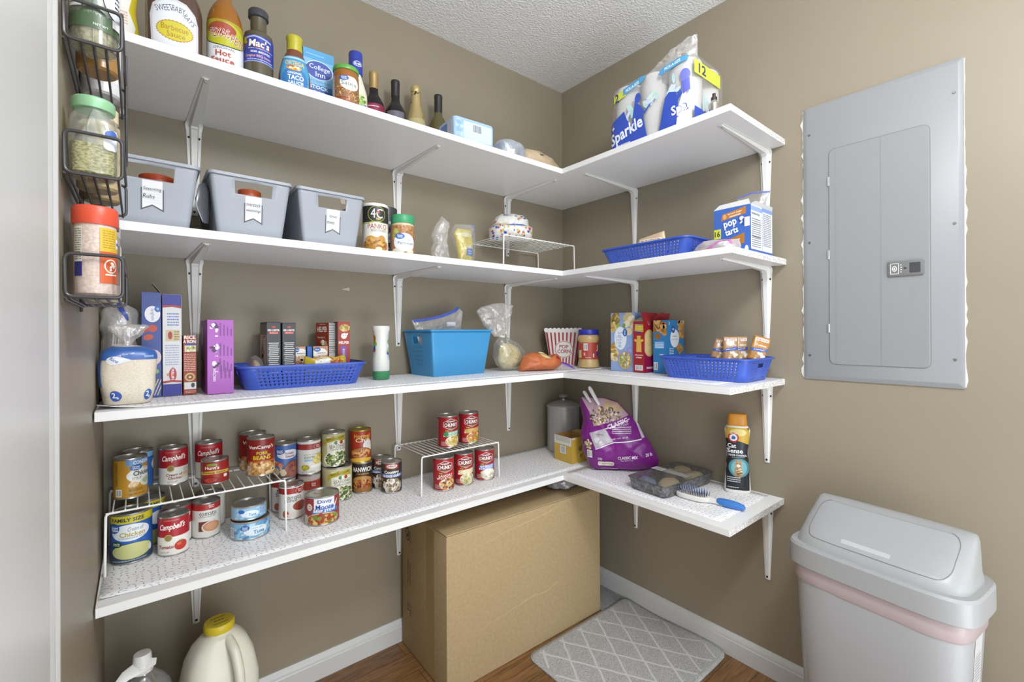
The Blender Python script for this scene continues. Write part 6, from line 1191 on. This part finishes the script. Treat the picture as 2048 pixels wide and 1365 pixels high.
a = Art(); a.rect(-40, 8, 40, 60, '#3f8fc4'); a.text('RANCH', 2, 30, 44, 16, '#f0f2f4'); a.text('classic', 8, 46, 26, 7, '#dfeaf2'); a.ell(6, 66, 26, 9, '#4f6fb5'); a.lines(6, 62.5, 22, 71.5, 2, '#e6e6ee', 22); a.scatter(6, 84, 22, 14, 40, 5, ['#7fae4a', '#9ac45c', '#c9cf8a', '#6a8a3a'], 5)
bottle('ranch dressing bottle with blue cap behind the green lidded jar', 'dressing_bottle', -1.116, -.215, lr, M('#dcd9c6', .3, name='ranch'), rnd([(.0185, .168), (.0205, .17), (.0205, .232), (.019, .236), (0, .237)]), M('#2f3f9c', .35), a, None, .12)
t_ = bpy.data.objects['dressing_bottle']; a = Art(); a.ell(4, 196, 14, 8, '#e6e9f2'); a.ell(4, 196, 12.5, 6.5, '#2f3f9c'); a.text('Kraft', 4, 196, 20, 8, '#f0f2f6'); cl = rnd([(.0205, .17), (.0205, .232)]); a.put('cap_print', t_, cl.wrap(.0205), (4, 0))
def wine(label, x, y, glass, foil, h, art=None, r=.0375, foil_z=None, champ=False):
    p = [(0, 0), (r - .003, 0), (r, .004), (r, .165 * h / .3), (r - .003, .18 * h / .3), (.024, .2 * h / .3), (.0165, .213 * h / .3), (.0145, .228 * h / .3), (.0138, h - .002)] if not champ else [(0, 0), (r - .003, 0), (r, .004), (r, .13 * h / .3), (r - .006, .16 * h / .3), (.026, .19 * h / .3), (.0205, .215 * h / .3), (.0175, .245 * h / .3), (.016, h - .01)]
    L_ = rnd(p); t = thing('wine_bottle', label, 'bottle', (x, y, Z1), aim(x, y), 'wine bottles on the top shelf'); part('bottle_body', L_.bm(40), M(glass, .08), t, ang=25)
    z0 = foil_z or .236 * h / .3
    if champ: fo = Loft([(.158 * h / .3, .0348, .0348), (.175 * h / .3, .0305, .0305), (.19 * h / .3, .0268, .0268), (.215 * h / .3, .0213, .0213), (.245 * h / .3, .0183, .0183), (h - .03, .0170, .0170), (h - .026, .0185, .0185), (h - .014, .0185, .0185), (h - .004, .014, .014), (h, 0, 0)], noise_=(.0014, 140, 2), smooth=3)
    else: fo = rnd([(.0150, z0), (.0153, h - .014), (.0158, h - .012), (.0158, h - .004), (.0148, h), (0, h)])
    part('foil', fo.bm(36), M(foil, .38, .45 if foil != '#2d2d30' else .1), t, ang=30)
    if art: art.put('label', t, L_.wrap(r), (5, 6))
a = Art(); a.rect(-118, 30, 118, 152, '#8f2a4a'); a.lines(-18, 138, 18, 146, 1, '#e6d3d9', 3)
wine('dark wine bottle with gold foil neck and wine red label', -1.006, -.085, '#1f1a1c', '#b59a66', .273, a, .0365)
a = Art(); a.rect(-34, 30, 34, 150, '#6d6a74'); a.ell(0, 238, 5, 6, '#c9c6c4')
wine('dark wine bottle with black foil neck, second in the row', -.926, -.085, '#201d1e', '#3a383c', .271, a, .0375)
a = Art(); a.rect(-122, 60, 122, 150, '#b9ae7f'); a.ell(4, 116, 18, 12, '#4a4f3c'); a.ell(4, 116, 15, 9, '#d3cca4')
wine('champagne bottle with crumpled gold foil neck', -.846, -.085, '#3f4024', '#c2ad7a', .284, a, .0395, None, True)
wine('slim olive green wine bottle with black neck foil, right end of the row', -.752, -.085, '#5f5836', '#2d2d30', .276, None, .0345, .205)
# soft blue pack, clear bag, tan bag
t = thing('napkin_pack', 'pale blue plastic wrapped pack at the front of the top shelf', 'pack', (-.731, -.243, Z1), -.06)
npk = Loft([(0, .076, .06, 14), (.004, .08, .064, 14), (.098, .08, .064, 14), (.106, .078, .062, 12), (.110, .07, .055, 10), (.111, 0, 0, 4)], noise_=(.0025, 30, 3)); part('pack', npk.bm(64), M('#a9c4e3', .3, name='pale_blue_film'), t, ang=35)
a = Art(); a.rect(-78, 6, 78, 100, '#9fbfe3'); a.rect(-44, 30, 70, 96, '#c9d6e6'); a.bars(-12, 62, 32, 92, 3, '#d3dbe6', True); a.rect(-44, 22, 78, 34, '#7fa3d9'); a.lines(-40, 24, 30, 32, 1, '#4f6fb5', 3); a.scatter(-60, 60, 12, 34, 8, 9, ['#8fb2dd', '#b5cfea'], 4); a.put('pack_print', t, npk.fx, (8, 10), (-74, 3, 74, 100), .3, o0=.001)
a = Art(); a.rect(-58, 6, 58, 96, '#5f7fc4'); a.rect(20, 6, 58, 96, '#d9dde6'); a.lines(24, 10, 50, 90, 12, '#8f949c', 3); a.rect(-50, 6, -30, 96, '#c9cdd4'); a.put('side_print', t, lambda x, z, o: Vector((-.0812 - o - .002, -x, z)), None, (-58, 6, 58, 92), .35)
t = thing('ice_bag', 'crumpled clear plastic bag on the top shelf beside the blue pack', 'bag', (-.548, -.262, Z1), .1)
ib = Loft([(0, .05, .04, 2.4), (.01, .066, .055, 2.4), (.06, .064, .052, 2.6), (.08, .055, .044, 2.5), (.092, .04, .03, 2.2), (.095, 0, 0, 2)], noise_=(.011, 36, 7), smooth=3); part('bag', ib.bm(48), clear('pale_bag', '#d3dcea', .55, .15, .55, (50, .9)), t, ang=40)
t = thing('tortilla_bag', 'tan paper bag lying on the top shelf near the corner', 'bag', (-.385, -.25, Z1), -.05)
tb = Pillow([(-.095, 0), (.09, 0), (.125, .03), (.115, .045), (.06, .085), (-.02, .1), (-.07, .098), (-.095, .08)], .05, 2.4, (0, .045), (.005, 26, 3)); part('bag', tb.bm(70), M('#bfa98b', .5, name='tan_bag'), t, ang=50)
a = Art(); a.rect(-30, 66, -12, 74, '#5d5248'); a.put('bag_mark', t, tb.fx, (6, 6), None, .4, o0=.001)
# paper towel pack on the right wall
t = thing('paper_towel_pack', 'torn pack of white paper towel rolls in printed film, top right shelf', 'paper towels', (-.238, -.742, Z1), RB)
RL = M('#e6e4e0', .8, name='paper_roll', bump=(200, .3, .001))
for ix, x in enumerate((-.106, .0, .106)):
    for iy, y in enumerate((-.0525, .0525)):
        hh = .222
        part('paper_roll', rnd([(.02, 0), (.047, 0), (.0505, .004), (.0505, hh - .008), (.046, hh - .001), (.02, hh), (.018, hh - .02), (0, hh - .02)]).bm(40, False), RL, t, loc=(x, y, .0008))
fw_ = Loft([(.0, .158, .104, 9), (.003, .161, .107, 9), (.2, .161, .107, 9), (.222, .158, .104, 7)], noise_=(.0015, 30, 2)); part('film', fw_.bm(96, False, False), clear('wrap_film', '#f2f2f4', .12, .1, .3, (40, .4)), t, ang=40)
lf = Pillow([(.02, .18), (.158, .19), (.158, .295), (.13, .302), (.09, .29), (.05, .28), (.0, .258), (-.04, .235)], .02, 2.4, (.09, .235), (.014, 34, 5)); part('loose_film', lf.bm(70), FILM2, t, ang=40, loc=(0, -.07, -.008))
a = Art(); B_ = '#3551b5'
a.poly([(-184, 168), (-96, 180), (-96, 206), (-184, 196)], '#c9cf4a'); a.text('12', -150, 186, 36, 30, '#33406a'); a.poly([(-110, 184), (-20, 200), (-4, 214), (-20, 222), (-110, 206)], '#4f9aca'); a.text('PICK-A-SIZE', -66, 200, 62, 11, '#e6f0f6', rot=.17); a.poly([(60, 190), (164, 204), (164, 226), (64, 212), (50, 196)], '#4f9aca'); a.text('PICK-A-SIZE', 108, 208, 62, 10, '#e6f0f6', rot=.13)
a.scatter(-86, 112, 26, 26, 9, 16, ['#b9d9d6', '#c9d3e6', '#a9cfcf'], 3, (.3, .5)); a.scatter(14, 136, 30, 28, 10, 18, ['#b9d9d6', '#c9d3e6', '#cfe3de'], 5, (.3, .5)); a.scatter(118, 140, 30, 24, 9, 16, ['#b9d9d6', '#c9d3e6'], 6, (.3, .5))
a.poly([(-184, 4), (-184, 96), (-150, 112), (-104, 128), (-92, 96), (-70, 70), (-50, 50), (10, 4)], B_); a.poly([(-70, 4), (-66, 80), (-58, 124), (-44, 138), (-26, 120), (-16, 80), (4, 4)], B_); a.ell(-40, 152, 13, 17, B_); a.poly([(-52, 150), (-58, 120), (-44, 128)], B_); a.poly([(-30, 128), (-10, 98), (8, 112), (26, 120), (8, 106), (-10, 88), (-30, 110)], B_)
a.poly([(50, 4), (80, 112), (96, 124), (124, 116), (132, 90), (128, 4)], B_); a.poly([(124, 4), (130, 60), (150, 110), (168, 150), (160, 100), (166, 4)], '#e6e6ec'); a.ell(156, 158, 16, 20, '#6f74c4'); a.poly([(140, 120), (120, 96), (128, 84), (148, 104)], B_); a.poly([(144, 140), (170, 146), (172, 110), (150, 100)], '#5f66c0')
a.text('Sparkle', -96, 52, 158, 56, '#e9edf4', rot=.2); a.text('Spa', 134, 58, 64, 44, B_, rot=.1); a.text('Spa', 134, 58, 58, 38, '#e9edf4', rot=.1); a.star(-160, 84, 10, 12, 4, '#e9edf4', .3); a.lines(-145, 12, -75, 20, 1, '#dfe6f4', 27)
a.put('film_print', t, lambda x, z, o: fw_.fx(x * .87, z, o), (8, 12), (-184, 3, 184, 221), .35, o0=.002)
a = Art(); a.rect(-104, 158, 60, 200, '#c9cf4a'); a.text('12', -52, 180, 44, 30, '#33406a'); a.rect(-104, 4, 104, 56, B_); a.scatter(-40, 84, 30, 22, 8, 14, ['#b9d9d6', '#c9d3e6'], 3, (.3, .5)); a.put('end_print', t, lambda x, z, o: Vector((.163 + o, x, z)), None, (-100, 4, 100, 215), .35, o0=.001)
t = thing('small_jar', 'small clear bottle with dark pump top at the right shelf end', 'bottle', (-.285, -.94, Z1), 0)
part('jar_body', rnd([(0, 0), (.014, 0), (.015, .002), (.015, .062), (.009, .07), (.008, .074)]).bm(24), clear('small_bottle', '#b0a48f', .5, .1, .4), t); part('cap', rnd([(.009, .073), (.009, .082), (.005, .084), (.005, .094), (0, .095)]).bm(20), M('#2d2a28', .4), t, label='dark pump top')

# ================================================================== spice rack on the left wall
sr = thing('spice_rack', 'dark wire three tier spice rack hanging on the left wall', 'rack', (LX, -.745, 0), 0)
YN, YF, DP = -.118, .118, .057
for zb_, zt_ in ((1.524, 1.572), (1.361, 1.412), (1.211, 1.263)):
    for y, nm in ((YN, 'near_loop'), (YF, 'far_loop')):
        bm = bmesh.new(); tube(bm, [(.004, y, zb_), (DP, y, zb_), (DP, y, zt_), (.004, y, zt_)], .0021, 8, True, .008); part(nm, bm, BLACKWIRE, sr)
    bm = bmesh.new(); tube(bm, [(.004, YN, zb_ - .001), (.004, YN + .01, zb_ - .003), (.004, YF, zb_ - .003)], .0017, 6)
    for k in range(5):
        x = .008 + (DP - .012) * k / 4; tube(bm, [(x, YN, zb_ + .001), (x, YN + .012, zb_ - .002), (x, YF, zb_ - .002)], .0015, 6)
    part('basket_floor', bm, BLACKWIRE, sr)
    bm = bmesh.new(); tube(bm, [(DP, YN, zt_), (DP, YF, zt_)], .0019, 8); part('front_rail', bm, BLACKWIRE, sr)
for y in (YF - .012,):
    bm = bmesh.new(); tube(bm, [(.003, y, 1.2), (.003, y, 1.72)], .002, 8); part('upright', bm, BLACKWIRE, sr)
bm = bmesh.new(); tube(bm, [(DP + .001, YF - .02, 1.62), (DP + .001, YF - .02, 1.44), (DP - .004, YF - .02, 1.436)], .0019, 8, rad=.004); part('hanging_hook', bm, BLACKWIRE, sr)
def sjar(label, y, zb_, loft, glass, cap=None, capm=None, fill=None, fillm=None, art=None, wr=.024, x=.031, capl=None, turn=0):
    t = thing('spice_jar', label, 'jar', (LX + x, y, zb_ + .0022), aim(LX + x, y, turn), 'jars in the wall spice rack'); part('jar_body', loft.bm(40), glass, t)
    if fill: part('contents', fill.bm(32), fillm, t)
    if cap: part('lid', cap.bm(40), capm, t, label=capl)
    if art: art.put('label', t, loft.wrap(wr), (4, 0))
sq = lambda r, h: rnd([(0, 0), (r - .003, 0), (r, .003), (r, h - .016), (r - .002, h - .008), (r - .006, h - .004), (r - .006, h)])
sa = sq(.0205, .104)
a = Art(); a.rect(-24, 24, -13, 86, '#d9d6c8'); a.lines(-23, 44, -14, 84, 14, '#8a857a', 3, .5); a.rect(-24, 24, -13, 42, '#33357a'); a.rect(4, 56, 36, 86, '#cfae3a'); a.lines(7, 60, 22, 84, 8, '#a88a2c', 4); a.rect(24, 62, 36, 74, '#e6e6ee'); a.lines(25, 64, 35, 72, 1, '#3f4aa0', 26); a.rect(4, 16, 36, 56, '#c95f36'); a.ell(16, 38, 8, 9, '#e9ddd6'); a.ell(16, 38, 6.5, 7.5, '#c95f36'); a.scatter(16, 38, 4, 5, 8, 2, ['#e9ddd6'], 3); a.rect(9, 26, 23, 28, '#e9ddd6')
sjar('pink salt shaker with red lid in the lowest tier of the spice rack', -.836, 1.211, sa, mix_noise('pink_salt', '#bfa89e', '#d3c2b8', 300, .35), rnd([(.022, .090), (.0226, .092), (.0226, .110), (.021, .113), (0, .113)]), M('#cf4f35', .4), None, None, a, .0207, .030, 'orange red lid')
sb = Loft([(0, .02, .02, 3.4), (.003, .0235, .0235, 3.6), (.06, .0238, .0238, 3.6), (.074, .0225, .0225, 3), (.082, .0185, .0185, 2), (.092, .018, .018, 2)])
a = Art(); a.rrect(4, 34, 24, 60, 5, '#dcdfe4'); a.ell(14, 54, 9, 6, '#3f62a8')
sjar('clear glass jar half full of seeds with green lid, middle tier', -.836, 1.361, sb, GLASS, rnd([(.0205, .086), (.021, .087), (.021, .098), (.0195, .1), (0, .1)]), M('#8fbf96', .4, .2), Loft([(.002, .02, .02, 3.4), (.004, .022, .022, 3.6), (.04, .0222, .0222, 3.6), (.041, 0, 0, 3)]), mix_noise('fennel_seeds', '#8a7f4a', '#c9bd86', 260, .6, .35, .6, 1, .002, vec=(1, 1, 2.2)), a, .0238, .029, 'green metal lid')
sc_ = sq(.0238, .12)
a = Art(); a.rect(-75, 20, 75, 112, '#4a5f44'); a.scatter(10, 88, 26, 22, 36, 7, ['#5f8a4a', '#3a5a34', '#7fa45c'], 4); a.rect(-27, 44, -12, 84, '#dcdcd8'); a.lines(-26, 46, -13, 82, 7, '#8a8a88', 3, .5); a.ell(26, 66, 18, 26, '#d9dce4'); a.ell(22, 84, 10, 9, '#3f62a8'); a.lines(21.5, 50, 30.5, 74, 4, '#3a3a40', 2); a.rect(18, 30, 40, 40, '#e3e3e6'); a.text('NET WT', 6, 25, 14, 3, '#dfe6d9', bold=False)
sjar('dried herb jar with dark green label in the top tier', -.836, 1.524, sc_, GLASS, rnd([(.0245, .104), (.025, .106), (.025, .122), (0, .124)]), M('#4a8a4a', .4), rnd([(0, .002), (.0215, .003), (.0215, .06), (0, .061)]), mix_noise('dried_herbs', '#7a6f50', '#b5a884', 240, .7, .35, .65), a, .024, .030)
for k, (lab, y, zb_, m, cm) in enumerate((('spice jar behind the seed jar in the middle tier', -.772, 1.361, '#b5a27c', '#d3c2a0'), ('brown spice jar at the far end of the middle tier', -.70, 1.361, '#a08a66', '#c9b394'), ('amber spice jar behind the herb jar in the top tier', -.772, 1.524, '#9a7440', '#c9a23a'), ('white labelled spice jar at the far end of the top tier', -.69, 1.524, '#cfcfd0', '#b5b2a8'), ('grey pepper jar behind the pink salt in the lowest tier', -.772, 1.211, '#8f8a84', '#4a4a4c'), ('pale spice jar at the far end of the lowest tier', -.70, 1.211, '#c4b9a4', '#a9a9ab'))):
    sjar(lab, y, zb_, sq(.0225, .098), M(m, .3), rnd([(.0185, .096), (.0215, .097), (.0215, .114), (0, .115)]), M(cm, .4), None, None, Art().rect(-30, 20, 30, 76, ['#cdbd9a', '#b59f7a', '#a9854a', '#dcdcdf', '#77726c', '#d3cabb'][k]).rect(-20, 40, 20, 60, '#e3e0da').lines(-16, 42, 16, 58, 3, '#77746e', k + 2), .0226, .03)
